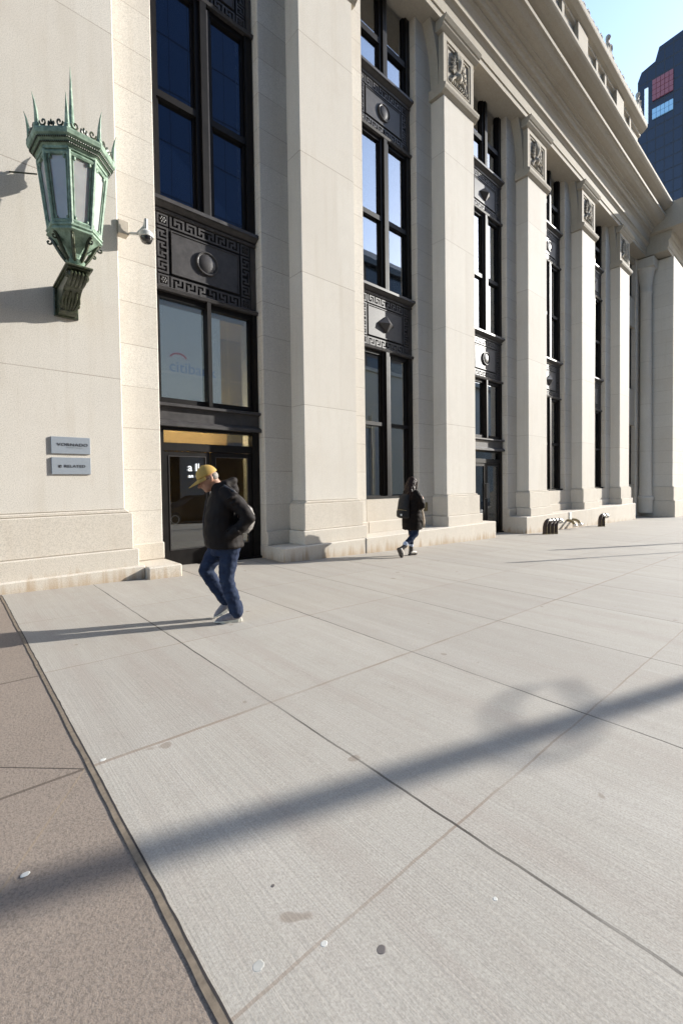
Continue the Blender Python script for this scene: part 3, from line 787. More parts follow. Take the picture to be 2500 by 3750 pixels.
for i in (-2, -1, 0, 1, 2): m.tube([(LX+i*.052, 6.26, 4.12), (LX+i*.052, 6.24, 4.06), (LX+i*.052, 6.28, 4.0), (LX+i*.052, 6.40, 3.955), (LX+i*.052, 6.55, 3.95)], [.012, .024, .026, .024, .012], 7)
for s in (-1, 1):
    for yy, zz, rr in ((6.36, 4.06, .08), (6.95, 3.74, .07)):
        m.tube([(LX+s*(w2+.008), yy+rr*(1-t/14)*math.cos(t*.7), zz+rr*(1-t/14)*math.sin(t*.7)) for t in range(14)], .014, 6)
for q in range(6): m.tube([(LX+(q-2.5)*.045, 6.70+.05*(q % 2), 3.90), (LX+(q-2.5)*.05, 6.85, 3.765), (LX+(q-2.5)*.03, 7.0, 3.64)], [.015, .028, .01], 6)
m.build('scrollwork', M_copdark, br, smooth=True)
m = MB(); m.tube([(LX-.4, 7.0, 5.75), (LX-.75, 7.2, 5.75)], .014, 8); m.build('stay_rod', M_copdark, lan)

def lantern_fit():
    """final proportions of the lantern: slimmer body, level with its bracket"""
    KZ = [(3.54, 3.86), (4.225, 4.27), (4.38, 4.40), (4.69, 4.66), (4.84, 4.73), (5.66, 5.555), (5.96, 5.745), (6.32, 6.12), (6.80, 6.84)]
    def fz(z):
        for (a, b_), (c, d) in zip(KZ, KZ[1:]):
            if z <= c: return b_ + (z-a)*(d-b_)/(c-a)
        return z + .04
    def go(o, wall):
        w2_ = wall or o.name.split('.')[0] in ('bracket', 'stay_rod')
        if o.data:
            for v in o.data.vertices:
                p = v.co + lan.location
                x = 1.345 + (p.x-LX)*.79
                y = 7.2-(7.2-p.y)*.885 if w2_ else 6.53 + (p.y-LY)*.79
                v.co = Vector((x, y, fz(p.z))) - lan.location
        for c in o.children: go(c, w2_)
    for c in lan.children: go(c, False)
lantern_fit()
# ------------------------------------------------------------------ security camera
sc_ = thing('security_camera', (2.12, 7.15, 5.35), 'white security dome camera on a cream box beside the copper lantern', 'camera')
m = MB(); m.box(2.051, 2.20, 7.165, 7.32, 5.30, 5.50); m.build('junction_box', M_cream, sc_, bevel=.006)
m = MB(); m.tube([(2.20, 7.22, 5.36), (2.30, 7.12, 5.34), (2.38, 7.05, 5.44), (2.40, 7.02, 5.52), (2.40, 7.02, 5.56)], [.022, .022, .022, .024, .02], 8); m.tube([(2.40, 7.02, 5.55), (2.40, 7.02, 5.38)], .03, 8); m.build('arm', M_white, sc_, smooth=True)
m = MB(); m.lathe([(.03, 5.40), (.06, 5.38), (.10, 5.34), (.105, 5.28), (.09, 5.275)], (2.40, 7.02, 0), 18); m.build('housing', M_white, sc_, smooth=True)
m = MB(); m.lathe([(.088, 5.275), (.085, 5.24), (.065, 5.205), (.03, 5.188), (.003, 5.185)], (2.40, 7.02, 0), 18); m.build('dome', M_dome, sc_, smooth=True)

# ------------------------------------------------------------------ plaques
rt = Matrix(((1, 0, 0), (0, 0, -1), (0, 1, 0)))
def plaque(z0, z1, label):
    t = thing('wall_plaque', (1.36, YF, z0), label, 'sign', 'steel name plaques beside the door')
    m = MB(); m.box(1.118, 1.598, 7.178, 7.199, z0, z1); m.build('plate', M_sign, t, bevel=.003); return t
t = plaque(1.972, 2.207, 'upper brushed steel plaque reading VORNADO on the granite wall')
text_mesh('lettering', 'VORNADO', .060, (1.378, 7.175, 2.098), rt, M_black, t, .001, 1.10, 1.18)
text_mesh('lettering', 'REALTY TRUST', .017, (1.40, 7.176, 2.058), rt, M_post, t, .0005, 1.5, 1.2)
t = plaque(1.684, 1.92, 'lower brushed steel plaque reading RELATED with a small black square')
text_mesh('lettering', 'RELATED', .054, (1.398, 7.175, 1.797), rt, M_black, t, .001, 1.05, 1.15)
m = MB(); m.box(1.202, 1.236, 7.174, 7.179, 1.780, 1.814); lg = m.build('emblem', M_black, t)
m = MB(); m.box(1.222, 1.229, 7.1725, 7.175, 1.785, 1.800); m.build('emblem_mark', M_sign, lg)

# ------------------------------------------------------------------ small fixtures
t = thing('wall_box', (9.95, YR, .8), 'small brass outlet plate on the shaded low wall behind the walking woman', 'outlet')
m = MB(); m.box(9.93, 10.07, YR-.03, YR, .71, .95); m.build('plate', M_brass, t, bevel=.004); m = MB(); m.box(9.96, 10.04, YR-.04, YR-.03, .75, .91); m.build('cover', M_brass, t, bevel=.003)
def goosenecks(name, x, y, n, label, dx=.17, h=.52):
    t = thing(name, (x, y, gz(x, y)), label, 'standpipe', 'fire standpipes along the granite plinth')
    z = gz(x, y)
    for i in range(n):
        X = x+i*dx; Y = y-.10*i*.5
        m = MB(); m.tube([(X, Y, z-.1), (X, Y, z+h-.22), (X+.03, Y-.01, z+h-.10), (X+.10, Y-.02, z+h-.03), (X+.18, Y-.03, z+h)], .070, 12)
        p_ = m.build('pipe', M_rust, t, smooth=True)
        m = MB(); m.tube([(X+.18, Y-.03, z+h), (X+.25, Y-.045, z+h-.015), (X+.30, Y-.055, z+h-.05)], [.078, .08, .082], 12); m.tube([(X+.30, Y-.055, z+h-.05), (X+.32, Y-.06, z+h-.075)], [.092, .092], 12)
        m.build('cap', M_steel, p_, smooth=True)
        m = MB(); m.tube([(X-.01, Y-.075, z), (X-.01, Y-.075, z+.26)], .010, 6); m.lathe([(.085, z), (.085, z+.03)], (X, Y, 0), 12); m.build('valve_rod', M_brass, p_)
    return t
goosenecks('standpipe', 15.0, 6.50, 4, 'row of four brown gooseneck standpipes with steel caps at the plinth', .16, .45)
goosenecks('standpipe', 20.2, 6.50, 2, 'pair of brown gooseneck standpipes nearest the far end of the plinth', .22, .46)
t = thing('wall_valve', (18.3, 6.95, -.3), 'sunlit steel wall valves angled from the plinth between two standpipes', 'valve', 'fire standpipes along the granite plinth')
z = gz(18.3, 6.9)
for i in range(2):
    X = 18.0+i*.55
    m = MB(); m.tube([(X, 6.98, z+.33), (X, 6.85, z+.33), (X-.06, 6.70, z+.28), (X-.12, 6.62, z+.18)], [.05, .05, .055, .06], 10); p_ = m.build('pipe', M_brass, t, smooth=True)
    m = MB(); m.tube([(X-.12, 6.62, z+.18), (X-.14, 6.60, z+.14)], .08, 12); m.build('cap', M_steel, p_, smooth=True)
m = MB(); m.box(18.2, 18.42, 6.925, 6.948, z+.36, z+.64); tag(m.build('notice', M_white, None), 'small white notice on the plinth above the wall valves', 'sign')

# ------------------------------------------------------------------ people
M_skin = simple('skin', (.34, .175, .11), .55, var=.12, scale=25)
M_jacket = simple('dark_jacket', (.0085, .0055, .0048), .72, var=.25, scale=9, bump=.004, spec=.2)
def denim():
    m, t, p = mat('blue_denim'); co = wco(t); n = noise_n(t, co, 11, 4, .6); f = noise_n(t, co, 160, 2)
    c = mixc(t, ramp(t, n, [(.40, 0), (.75, 1)]), (.011, .018, .042), (.028, .042, .078)); c = mixc(t, math_n(t, 'MULTIPLY', f, .3), c, (.02, .03, .06))
    L(t, c, p.inputs['Base Color']); p.inputs['Roughness'].default_value = .85; p.inputs['Specular IOR Level'].default_value = .2
    b = N(t, 'Bump'); b.inputs['Strength'].default_value = .6; b.inputs['Distance'].default_value = .008; L(t, n, b.inputs['Height']); L(t, b.outputs[0], p.inputs['Normal']); return m
M_denim = denim()
M_cap = simple('mustard_cotton', (.40, .25, .06), .8, var=.18, scale=16)
M_shoe = simple('grey_knit', (.22, .20, .21), .8, var=.2, scale=60)
M_sole = simple('pale_sole', (.60, .57, .48), .7, var=.08)
M_hairg = simple('grey_hair', (.25, .22, .19), .7, var=.3, scale=60)
M_hair = simple('dark_brown_hair', (.020, .009, .005), .55, var=.6, scale=28, bump=.006, spec=.2)
M_coat = simple('dark_brown_coat', (.009, .0055, .004), .75, var=.35, scale=10, bump=.005, spec=.15)
M_lining = simple('tan_lining', (.42, .34, .25), .8, var=.15)
M_bag = simple('grey_nylon', (.20, .185, .17), .38, var=.25, scale=12, bump=.004)
M_pack = simple('black_backpack', (.007, .0055, .0055), .7, var=.4, scale=14, bump=.004)
M_boot = simple('dark_leather', (.035, .028, .025), .4, var=.3, scale=20)
M_bootp = simple('pale_boot', (.50, .46, .40), .55, var=.15, scale=20)

class Fig:
    """local frame: u forward, v to the person's left, w up; built at the origin then turned"""
    def __init__(s, name, x, y, heading, label):
        s.z = gz(x, y)
        s.root = thing(name, (x, y, s.z), label, 'person')
        s.m = Matrix.Rotation(heading, 4, 'Z')
    def part(s, mb, name, mt, parent=None, voxel=None, smooth=6, disp=None, sm=True):
        o = mb.build(name, mt, parent or s.root, xf=s.m, smooth=sm)
        if voxel: remesh(o, voxel, smooth, disp)
        return o

# ---- man in the mustard cap, walking left, seen from his left side
def man():
    h = math.pi - R(20)
    f = Fig('person', 2.20, 4.28, h, 'man in a mustard cap and dark jacket walking with his head down')
    m = MB()
    hc = Vector((.168, 0, 1.49)); tl = Matrix.Rotation(R(28), 3, 'Y')
    def H(u, v, w): return hc + tl @ Vector((u, v, w))
    m.ball(H(-.01, 0, .02), (.100, .078, .105), 18, tl)
    m.ball(H(.035, 0, -.055), (.062, .058, .072), 14, tl); m.ball(H(.068, 0, -.098), (.026, .028, .022), 10)
    m.limb([(H(.092, 0, .0), .010), (H(.118, 0, -.032), .015), (H(.102, 0, -.040), .012)])
    m.ball(H(.082, .032, .008), (.016, .022, .010), 8); m.ball(H(.082, -.032, .008), (.016, .022, .010), 8)
    m.ball(H(.088, 0, -.062), (.012, .024, .008), 8); m.ball(H(.085, 0, -.074), (.012, .022, .008), 8)
    m.ball(H(.055, .045, -.03), (.028, .018, .024), 8); m.ball(H(.055, -.045, -.03), (.028, .018, .024), 8)
    for s in (-1, 1): m.ball(H(-.022, s*.080, -.010), (.022, .010, .034), 8)
    m.limb([(H(-.035, 0, -.05), .060), ((.05, 0, 1.38), .062), ((.02, 0, 1.30), .07)])
    m.limb([((.03, 0, 1.28), .12), ((.03, 0, 1.05), .13), ((.0, 0, .84), .125)])
    for s in (-1, 1):
        m.limb([((.0, s*.10, 1.33), .07), ((-.01, s*.16, 1.31), .055), ((-.19, s*.22, 1.09), .042), ((-.05, s*.20, .93), .03)])
        hb = Vector((-.05, s*.20, .93)); d = Vector((.10, -s*.02, -.06)).normalized()
        m.limb([(hb, .028), (hb+d*.07, .030)])
        for q in range(4):
            o_ = Vector((0, 0, .030-.019*q)); a = hb+d*.075+o_; ln = (.032, .037, .035, .027)[q]
            m.limb([(a, .009), (a+d*ln, .008), (a+d*ln+Vector((.012, -s*.012, -.018)), .007)])
        m.limb([(hb+d*.03+Vector((0, 0, .025)), .010), (hb+d*.06+Vector((.01, -s*.02, .045)), .009)])
    m.limb([((-.02, .09, .82), .085), ((.02, .09, .45), .055), ((-.07, .10, .10), .038)])
    m.limb([((.02, -.09, .82), .085), ((.20, -.09, .52), .055), ((-.01, -.09, .20), .038)])
    f.part(m, 'body', M_skin, voxel=.0085, smooth=4)
    # jeans
    m = MB()
    m.stack([(.01, 0, .70, .14, .17), (.0, 0, .85, .15, .175), (.01, 0, .96, .14, .165)])
    m.limb([((-.035, .09, .80), .110), ((-.01, .09, .62), .092), ((.012, .092, .46), .075), ((-.03, .098, .30), .074), ((-.065, .10, .17), .070), ((-.085, .10, .10), .072)])
    m.limb([((.03, -.09, .80), .110), ((.13, -.09, .65), .092), ((.205, -.09, .53), .074), ((.13, -.09, .40), .072), ((.04, -.09, .25), .066), ((.008, -.09, .19), .064)])
    rd = random.Random(4)      # folds at knee and ankle
    for q in range(9):
        z = .12+.022*q if q < 5 else .42+.05*(q-5)
        u = -.085+.22*(z-.1) if z < .4 else .012
        for a0 in (0, math.pi):
            a = a0+rd.uniform(-.5, .5); m.tube([(u+.066*math.cos(a+t*.5), .097+.066*math.sin(a+t*.5), z+.012*t*rd.uniform(.4, 1.3)) for t in (-1.6, -.8, 0, .8, 1.6)], [.004, .012, .015, .012, .004], 6)
    f.part(m, 'jeans', M_denim, voxel=.010, smooth=3, disp=(.009, 13))
    # jacket with hood, sleeves, pocket flap
    m = MB()
    m.stack([(.005, 0, .775, .190, .225), (.01, 0, .80, .20, .228), (.03, 0, .92, .20, .225), (.045, 0, 1.08, .175, .22), (.035, 0, 1.25, .145, .215), (.03, 0, 1.35, .115, .175), (.035, 0, 1.42, .085, .10)])
    for s in (-1, 1):
        m.limb([((.0, s*.145, 1.34), .083), ((-.06, s*.20, 1.27), .082), ((-.15, s*.235, 1.16), .074), ((-.20, s*.245, 1.085), .069), ((-.14, s*.24, 1.01), .066), ((-.04, s*.225, .935), .058)])
        for q in range(5):
            p = Vector((-.03-.035*q, s*.285, 1.30-.045*q)); m.tube([p+Vector((-.05, -s*.02, .03)), p, p+Vector((.06, -s*.01, -.035))], [.005, .016, .005], 6)
        for q in range(4):
            p = Vector((-.20+.04*q, s*.30, 1.07-.035*q)); m.tube([p+Vector((-.03, -s*.02, -.04)), p, p+Vector((.02, -s*.02, .045))], [.005, .014, .005], 6)
    m.tube([(.115, .0, 1.385), (.085, .070, 1.41), (.0, .105, 1.435), (-.055, .06, 1.445), (-.075, 0, 1.445), (-.055, -.06, 1.445), (.0, -.105, 1.435), (.085, -.070, 1.41), (.115, 0, 1.385)], .042, 10)
    m.tube([(-.02, .10, 1.45), (-.075, .06, 1.465), (-.095, 0, 1.47), (-.075, -.06, 1.465), (-.02, -.10, 1.45)], [.02, .042, .046, .042, .02], 10)
    m.ball((-.085, 0, 1.37), (.065, .11, .085), 12)
    j = f.part(m, 'jacket', M_jacket, voxel=.0105, smooth=3, disp=(.008, 8))
    m = MB(); m.obox((-.015, .238, .93), .012, .012, .055, Matrix.Rotation(R(35), 3, 'Y')); f.part(m, 'pocket_flap', M_jacket, j)
    m = MB(); m.tube([(.19, .01, 1.27), (.222, .01, 1.08), (.225, .01, .92), (.20, .01, .80)], .006, 6); f.part(m, 'zip', M_black, j)
    # cap
    m = MB()
    rings = []
    for a in range(0, 91, 10):
        ca, sa = math.cos(R(a)), math.sin(R(a))
        rings.append([H(-.012 + .112*max(.02, ca)*math.cos(t*math.pi/12), .090*max(.02, ca)*math.sin(t*math.pi/12), .035 + .112*sa) for t in range(24)])
    m.rings(rings)
    cp = f.part(m, 'cap', M_cap, sm='all')
    m = MB()
    top, bot = [], []
    for t in range(-8, 9):
        a = t*R(9); r0, r1 = .098, .098 + .118*math.cos(a*1.05)
        top.append(((-.012 + r0*1.05*math.cos(a), .088*math.sin(a)), (-.012 + r1*1.02*math.cos(a), .096*math.sin(a))))
    V = [[m.b.verts.new(H(p[0], p[1], .040 - dz)) for p, _ in top] + [m.b.verts.new(H(p[0], p[1], .010 - dz - .10*p[1]*p[1]*20*.1)) for _, p in top[::-1]] for dz in (0, .006)]
    m.b.faces.new(V[0]); m.b.faces.new(V[1][::-1]); n = len(V[0])
    for i in range(n): m.b.faces.new((V[0][i], V[1][i], V[1][(i+1) % n], V[0][(i+1) % n]))
    f.part(m, 'brim', M_cap, cp, sm=False)
    m = MB(); m.ball(H(-.012, 0, .147), (.009, .009, .006), 8); f.part(m, 'button', M_cap, cp)
    m = MB(); m.ball(H(-.055, 0, .0), (.062, .079, .055), 14, tl); f.part(m, 'hair', M_hairg, voxel=.008)
    m = MB()
    for s in (-1, 1):
        m.tube([H(.098 + .002*math.cos(t*.7), s*.034 + .022*math.cos(t*.7), .004 + .017*math.sin(t*.7)) for t in range(10)], .0028, 6)
        m.tube([H(.098, s*.056, .006), H(.03, s*.078, .004), H(-.02, s*.083, .002)], .003, 6)
    m.tube([H(.100, -.012, .006), H(.104, 0, .009), H(.100, .012, .006)], .0025, 6)
    f.part(m, 'glasses', M_dome)
    # shoes
    def shoe(ankle, toe_dir, pitch, v):
        rot = Matrix.Rotation(pitch, 3, 'Y'); a = Vector(ankle)
        def S(u, vv, w): return a + rot @ Vector((u, vv, w))
        m = MB()
        m.limb([(S(-.01, 0, .0), .046), (S(-.02, 0, -.045), .042)]); m.limb([(S(-.03, 0, -.045), .042), (S(.06, 0, -.045), .044), (S(.135, 0, -.062), .037), (S(.165, 0, -.068), .028)])
        up = f.part(m, 'shoe', M_shoe, voxel=.008, smooth=4)
        m = MB()
        out = [(-.080, .0), (-.070, .030), (-.03, .038), (.04, .038), (.11, .046), (.165, .040), (.198, .018), (.203, 0), (.198, -.018), (.165, -.040), (.11, -.046), (.04, -.038), (-.03, -.038), (-.070, -.030)]
        V = [[m.b.verts.new(S(x, y_, w_ + (.02 if x > .15 and w_ < -.09 else 0) - (.0))) for x, y_ in out] for w_ in (-.098, -.068)]
        m.b.faces.new(V[0][::-1]); m.b.faces.new(V[1]); n = len(out)
        for i in range(n): m.b.faces.new((V[0][i], V[0][(i+1) % n], V[1][(i+1) % n], V[1][i]))
        f.part(m, 'sole', M_sole, up, sm=False)
    shoe((-.062, .10, .098), 1, R(0), .10); shoe((-.005, -.09, .180), 1, R(31), -.09)
    # grey sling bag behind the elbow
    b = thing('sling_bag', (2.40, 4.36, f.z+.95), 'round grey nylon sling bag on the back of the man in the mustard cap', 'bag')
    m = MB(); m.ball((-.215, .04, 1.07), (.085, .16, .145), 16); m.ball((-.20, .06, 1.01), (.08, .14, .10), 14)
    xf = Matrix.Translation(Vector((2.20, 4.28, f.z)) - Vector(b.location)) @ f.m
    o = m.build('pouch', M_bag, b, xf=xf); remesh(o, .010, 5, (.008, 14))
    m = MB(); m.tube([(-.22, .08, 1.20), (-.16, .19, 1.27), (-.06, .225, 1.36), (.03, .17, 1.42)], .012, 6); m.build('strap', M_black, b, xf=xf)
man()

# ---- woman in a long dark coat walking right, seen from behind
def woman():
    X0, Y0 = 7.50, 6.10
    f = Fig('person', X0, Y0, R(-6), 'long-haired woman in a dark knee-length coat walking away beside the plinth')
    m = MB()
    hc = Vector((.035, .0, 1.575)); tl = Matrix.Rotation(R(18), 3, 'Y')
    def H(u, v, w): return hc + tl @ Vector((u, v, w))
    m.ball(H(0, 0, .02), (.092, .072, .10), 16, tl); m.ball(H(.04, 0, -.06), (.05, .048, .06), 12, tl); m.ball(H(.06, 0, -.098), (.02, .02, .018), 8)
    m.limb([(H(.085, 0, .0), .009), (H(.106, 0, -.034), .012)])
    for s in (-1, 1): m.ball(H(.074, s*.03, .01), (.014, .018, .008), 8); m.ball(H(-.015, s*.073, -.01), (.018, .009, .028), 8)
    m.ball(H(.078, 0, -.066), (.010, .02, .008), 8)
    m.limb([(H(-.03, 0, -.06), .048), ((-.01, 0, 1.40), .055)]); m.limb([((-.01, 0, 1.34), .11), ((0, 0, 1.1), .11), ((.0, 0, .92), .12)])
    for s in (-1, 1):
        m.limb([((0, s*.12, 1.36), .055), ((.02, s*.19, 1.32), .045), ((.08, s*.21, 1.12), .037), ((.24, s*.09, 1.22), .026)])
        hb = Vector((.24, s*.09, 1.22)); d = Vector((.06, -s*.04, .03)).normalized()
        m.limb([(hb, .024), (hb+d*.06, .026)])
        for q in range(4):
            a = hb+d*.065+Vector((0, 0, .026-.017*q)); ln = (.028, .033, .031, .024)[q]; m.limb([(a, .008), (a+d*ln, .0075), (a+d*ln+Vector((-.004, -s*.022, .004)), .0065)])
        m.limb([(hb+d*.02+Vector((0, 0, .022)), .009), (hb+d*.05+Vector((0, -s*.012, .045)), .008)])
    m.limb([((0, -.08, .88), .085), ((.04, -.075, .48), .052), ((-.25, -.07, .30), .036)]); m.limb([((.01, .08, .88), .085), ((.06, .075, .48), .052), ((.055, .075, .12), .036)])
    f.part(m, 'body', M_skin, voxel=.0095, smooth=4)
    m = MB()
    m.limb([((.0, -.08, .88), .10), ((.03, -.078, .62), .088), ((.04, -.075, .48), .070), ((-.11, -.072, .375), .064), ((-.235, -.07, .300), .050)])
    m.limb([((.02, .08, .88), .10), ((.065, .078, .62), .085), ((.07, .075, .46), .064), ((.06, .075, .30), .056), ((.058, .075, .215), .048)])
    j = f.part(m, 'jeans', M_denim, voxel=.012, smooth=5, disp=(.007, 14))
    m = MB(); m.limb([((-.235, -.07, .30), .055), ((-.262, -.07, .288), .054)]); m.limb([((.058, .075, .225), .053), ((.058, .075, .20), .052)]); f.part(m, 'cuff', simple('faded_cuff', (.42, .47, .58), .85), j, voxel=.01)
    # coat
    m = MB()
    m.stack([(.02, 0, .575, .205, .205), (.02, 0, .60, .215, .215), (.025, 0, .80, .215, .225), (.02, 0, 1.0, .195, .215), (.01, 0, 1.18, .175, .215), (.0, 0, 1.30, .15, .215), (-.01, 0, 1.38, .12, .165), (-.01, 0, 1.43, .09, .10)])
    for s in (-1, 1): m.limb([((.0, s*.14, 1.35), .082), ((.03, s*.205, 1.25), .078), ((.10, s*.225, 1.09), .072), ((.17, s*.16, 1.14), .060), ((.215, s*.105, 1.195), .050)])
    m.ball((-.09, 0, 1.37), (.09, .13, .09), 12)
    ct = f.part(m, 'coat', M_coat, voxel=.0115, smooth=4, disp=(.012, 9))
    m = MB()
    m.tube([(.225, -.10, 1.02), (.250, -.11, .88), (.262, -.12, .74), (.248, -.12, .60)], [.018, .03, .034, .024], 8, .6)
    m.tube([(.10, -.20, .98), (.17, -.18, 1.03), (.215, -.13, 1.06)], [.012, .032, .012], 8, .6); m.tube([(.10, -.235, .80), (.17, -.19, .70), (.20, -.18, .62)], [.006, .022, .03], 8, .5)
    f.part(m, 'lining', M_lining, ct)
    m = MB(); m.tube([(-.07, -.11, 1.44), (-.105, 0, 1.455), (-.07, .11, 1.44), (.03, .12, 1.41)], .016, 8); m.tube([(-.07, -.11, 1.44), (.03, -.12, 1.41)], .014, 8); f.part(m, 'collar', simple('grey_collar', (.16, .15, .16), .8), ct)
    # hair: long, loose
    m = MB(); m.ball(H(-.018, 0, .028), (.108, .092, .112), 16, tl)
    rd = random.Random(5)
    for q in range(26):
        a = R(75 + 210*q/25); r_ = .085; x, y_ = r_*math.cos(a), r_*.9*math.sin(a)
        p0 = H(x-.01, y_, .03); p1 = H(x*1.25-.02, y_*1.2, -.08); e = rd.uniform(-.03, .03)
        p2 = Vector((p1.x-.03+e, p1.y*1.25+e, 1.36+rd.uniform(-.03, .03))); p3 = Vector((p2.x-.02+e, p2.y*1.1-e, 1.24+rd.uniform(-.06, .06)))
        m.tube([p0, p0.lerp(p1, .5)+Vector((-.008, 0, 0)), p1, p2, p3], [.02, .026, .028, .026, .008], 7)
    for s in (-1, 1): m.tube([H(.05, s*.07, .07), H(.075, s*.078, 0), H(.07, s*.085, -.08), H(.06, s*.09, -.15)], [.012, .022, .022, .010], 7)
    f.part(m, 'hair', M_hair, voxel=.010, smooth=2, disp=(.010, 22))
    # boots
    def boot(a, pitch):
        rot = Matrix.Rotation(pitch, 3, 'Y'); a = Vector(a)
        def S(u, v, w): return a + rot @ Vector((u, v, w))
        m = MB(); m.limb([(S(0, 0, .10), .048), (S(-.005, 0, -.03), .045)]); m.limb([(S(-.02, 0, -.045), .042), (S(.06, 0, -.050), .042), (S(.125, 0, -.062), .036)])
        b_ = f.part(m, 'boot', M_boot, voxel=.009, smooth=3)
        m = MB()
        for s in (-1, 1): m.limb([(S(-.02, s*.026, -.055), .028), (S(.06, s*.022, -.052), .032), (S(.12, s*.012, -.062), .032)])
        f.part(m, 'boot_panel', M_bootp, b_, voxel=.009, smooth=3)
        m = MB(); out = [(-.075, 0), (-.06, .034), (.04, .038), (.11, .044), (.160, .026), (.17, 0), (.160, -.026), (.11, -.044), (.04, -.038), (-.06, -.034)]
        V = [[m.b.verts.new(S(x, y_, w_)) for x, y_ in out] for w_ in (-.118, -.080)]; m.b.faces.new(V[0][::-1]); m.b.faces.new(V[1]); n = len(out)
        for i in range(n): m.b.faces.new((V[0][i], V[0][(i+1) % n], V[1][(i+1) % n], V[1][i]))
        f.part(m, 'sole', M_boot, b_, sm=False)
        m = MB()
        for q in range(4): m.tube([S(.045-.012*q, -.036, -.01+.025*q), S(.052-.012*q, 0, -.004+.025*q), S(.045-.012*q, .036, -.01+.025*q)], .005, 5)
        f.part(m, 'laces', M_bootp, b_)
    boot((.055, .075, .118), 0); boot((-.345, -.07, .205), R(62))
    # backpack and phone rest on / in the hands of the woman
    z = f.z
    b = thing('backpack', (X0-.22, Y0, z+1.05), 'black backpack with a white tag on the back of the long-haired woman', 'backpack')
    xf = Matrix.Translation(Vector((X0, Y0, z)) - Vector(b.location)) @ f.m
    m = MB(); m.stack([(-.215, 0, .83, .075, .13), (-.235, 0, .86, .09, .145), (-.24, 0, 1.05, .095, .15), (-.22, 0, 1.22, .085, .14), (-.18, 0, 1.32, .06, .11), (-.16, 0, 1.35, .03, .06)])
    o = m.build('pack', M_pack, b, xf=xf); remesh(o, .012, 4, (.006, 12))
    m = MB(); m.stack([(-.30, 0, .85, .035, .11), (-.315, 0, .88, .045, .12), (-.315, 0, .98, .04, .12), (-.30, 0, 1.01, .03, .11)]); m.build('pocket', M_pack, b, xf=xf, smooth=True)
    m = MB(); m.box(-.365, -.355, -.085, -.045, .89, .93); m.build('tag', M_white, b, xf=xf)
    m = MB(); m.tube([(-.29, -.155, 1.0), (-.335, -.09, 1.01), (-.345, .0, 1.015), (-.335, .09, 1.01)], .006, 6); m.build('piping', M_brass, b, xf=xf)
    for s in (-1, 1):
        m = MB(); m.tube([(-.17, s*.09, 1.32), (-.05, s*.12, 1.44), (.08, s*.13, 1.40), (.16, s*.14, 1.25)], .016, 6, .5); m.build('strap', M_pack, b, xf=xf)
    p_ = thing('phone', (X0+.30, Y0, z+1.25), 'small white phone in the hands of the long-haired woman', 'phone')
    xf = Matrix.Translation(Vector((X0, Y0, z)) - Vector(p_.location)) @ f.m
    m = MB(); m.obox((.315, 0, 1.262), .005, .036, .075, Matrix.Rotation(R(-40), 3, 'Y')); m.build('case', M_white, p_, xf=xf)
    m = MB(); m.obox((.309, 0, 1.268), .001, .032, .068, Matrix.Rotation(R(-40), 3, 'Y')); m.build('screen', M_dome, p_, xf=xf)
woman()

# ------------------------------------------------------------------ spots on the pavement
GUM = [(.824, 1.024, .0095, 'white'), (.18, 1.903, .012, 'white'), (.564, 2.457, .012, 'white'), (.640, 1.10, .016, 'grey'), (.942, .898, .013, 'dark'), (.816, 1.293, .006, 'dark'), (1.358, .758, .007, 'white')]
M_gum = simple('white_gum', (.55, .54, .50), .6); M_gumd = simple('dark_gum', (.11, .095, .09), .7); M_gumg = simple('grey_gum', (.37, .36, .33), .7)
lab = ['white gum spot on the joint in front, the largest of the pale ones', 'white gum spot on the brown pavement at the left edge of the shadow', 'flat white gum spot at the corner where brown pavement meets the joint', 'pale grey worn gum spot on the nearest concrete flag', 'dark square-edged stain of gum on the nearest concrete flag', 'tiny dark gum dot in the middle of the near flag', 'tiny bright gum fleck on the nearest right flag']
for (x, y, r_, c_), lb in zip(GUM, lab):
    m = MB(); rd = random.Random(int(x*1000)); z = gz(x, y)
    ring = [(x+r_*(1+rd.uniform(-.08, .08))*math.cos(t*.31416)*1.25, y+r_*(1+rd.uniform(-.08, .08))*math.sin(t*.31416)) for t in range(20)]
    m.rings([[(a, b_, z) for a, b_ in ring], [(x+(a-x)*.8, y+(b_-y)*.8, z+.0012) for a, b_ in ring]])
    tag(m.build('gum_spot', {'white': M_gum, 'grey': M_gumg, 'dark': M_gumd}[c_]), lb, 'gum', 'gum spots trodden into the pavement')

# ------------------------------------------------------------------ across the street (seen in the windows, and casting the shade)
def facade_mat(name, wall, glass_c, sx, sz, rough=.15, spec=.5, lw=.12):
    m, t, p = mat(name); co = wco(t); s = N(t, 'SeparateXYZ'); L(t, co, s.inputs[0])
    fx = math_n(t, 'FRACT', math_n(t, 'DIVIDE', math_n(t, 'ADD', s.outputs[0], s.outputs[1]), sx)); fz = math_n(t, 'FRACT', math_n(t, 'DIVIDE', s.outputs[2], sz))
    a = math_n(t, 'MINIMUM', math_n(t, 'GREATER_THAN', fx, lw), math_n(t, 'GREATER_THAN', fz, lw))
    L(t, mixc(t, a, wall, glass_c), p.inputs['Base Color']); L(t, math_n(t, 'SUBTRACT', .8, math_n(t, 'MULTIPLY', a, .8-rough)), p.inputs['Roughness']); p.inputs['Specular IOR Level'].default_value = spec
    return m
M_tower = facade_mat('blue_glass_tower', (.008, .013, .032), (.010, .026, .074), 1.5, 3.9, .35, .3, .035)
M_brick = facade_mat('brick_facade', (.10, .075, .06), (.03, .035, .045), 3.2, 3.8)
M_pale = facade_mat('pale_facade', (.30, .29, .27), (.25, .25, .245), 6.0, 5.0, .6, .5, .03)
YO = -18
t = thing('office_tower', (3, YO-10, 0), 'dark blue glass tower above a pale stone base across the street', 'building')
m = MB(); m.box(-40, 24, YO-25, YO, 17, 95); m.build('tower', M_tower, t)
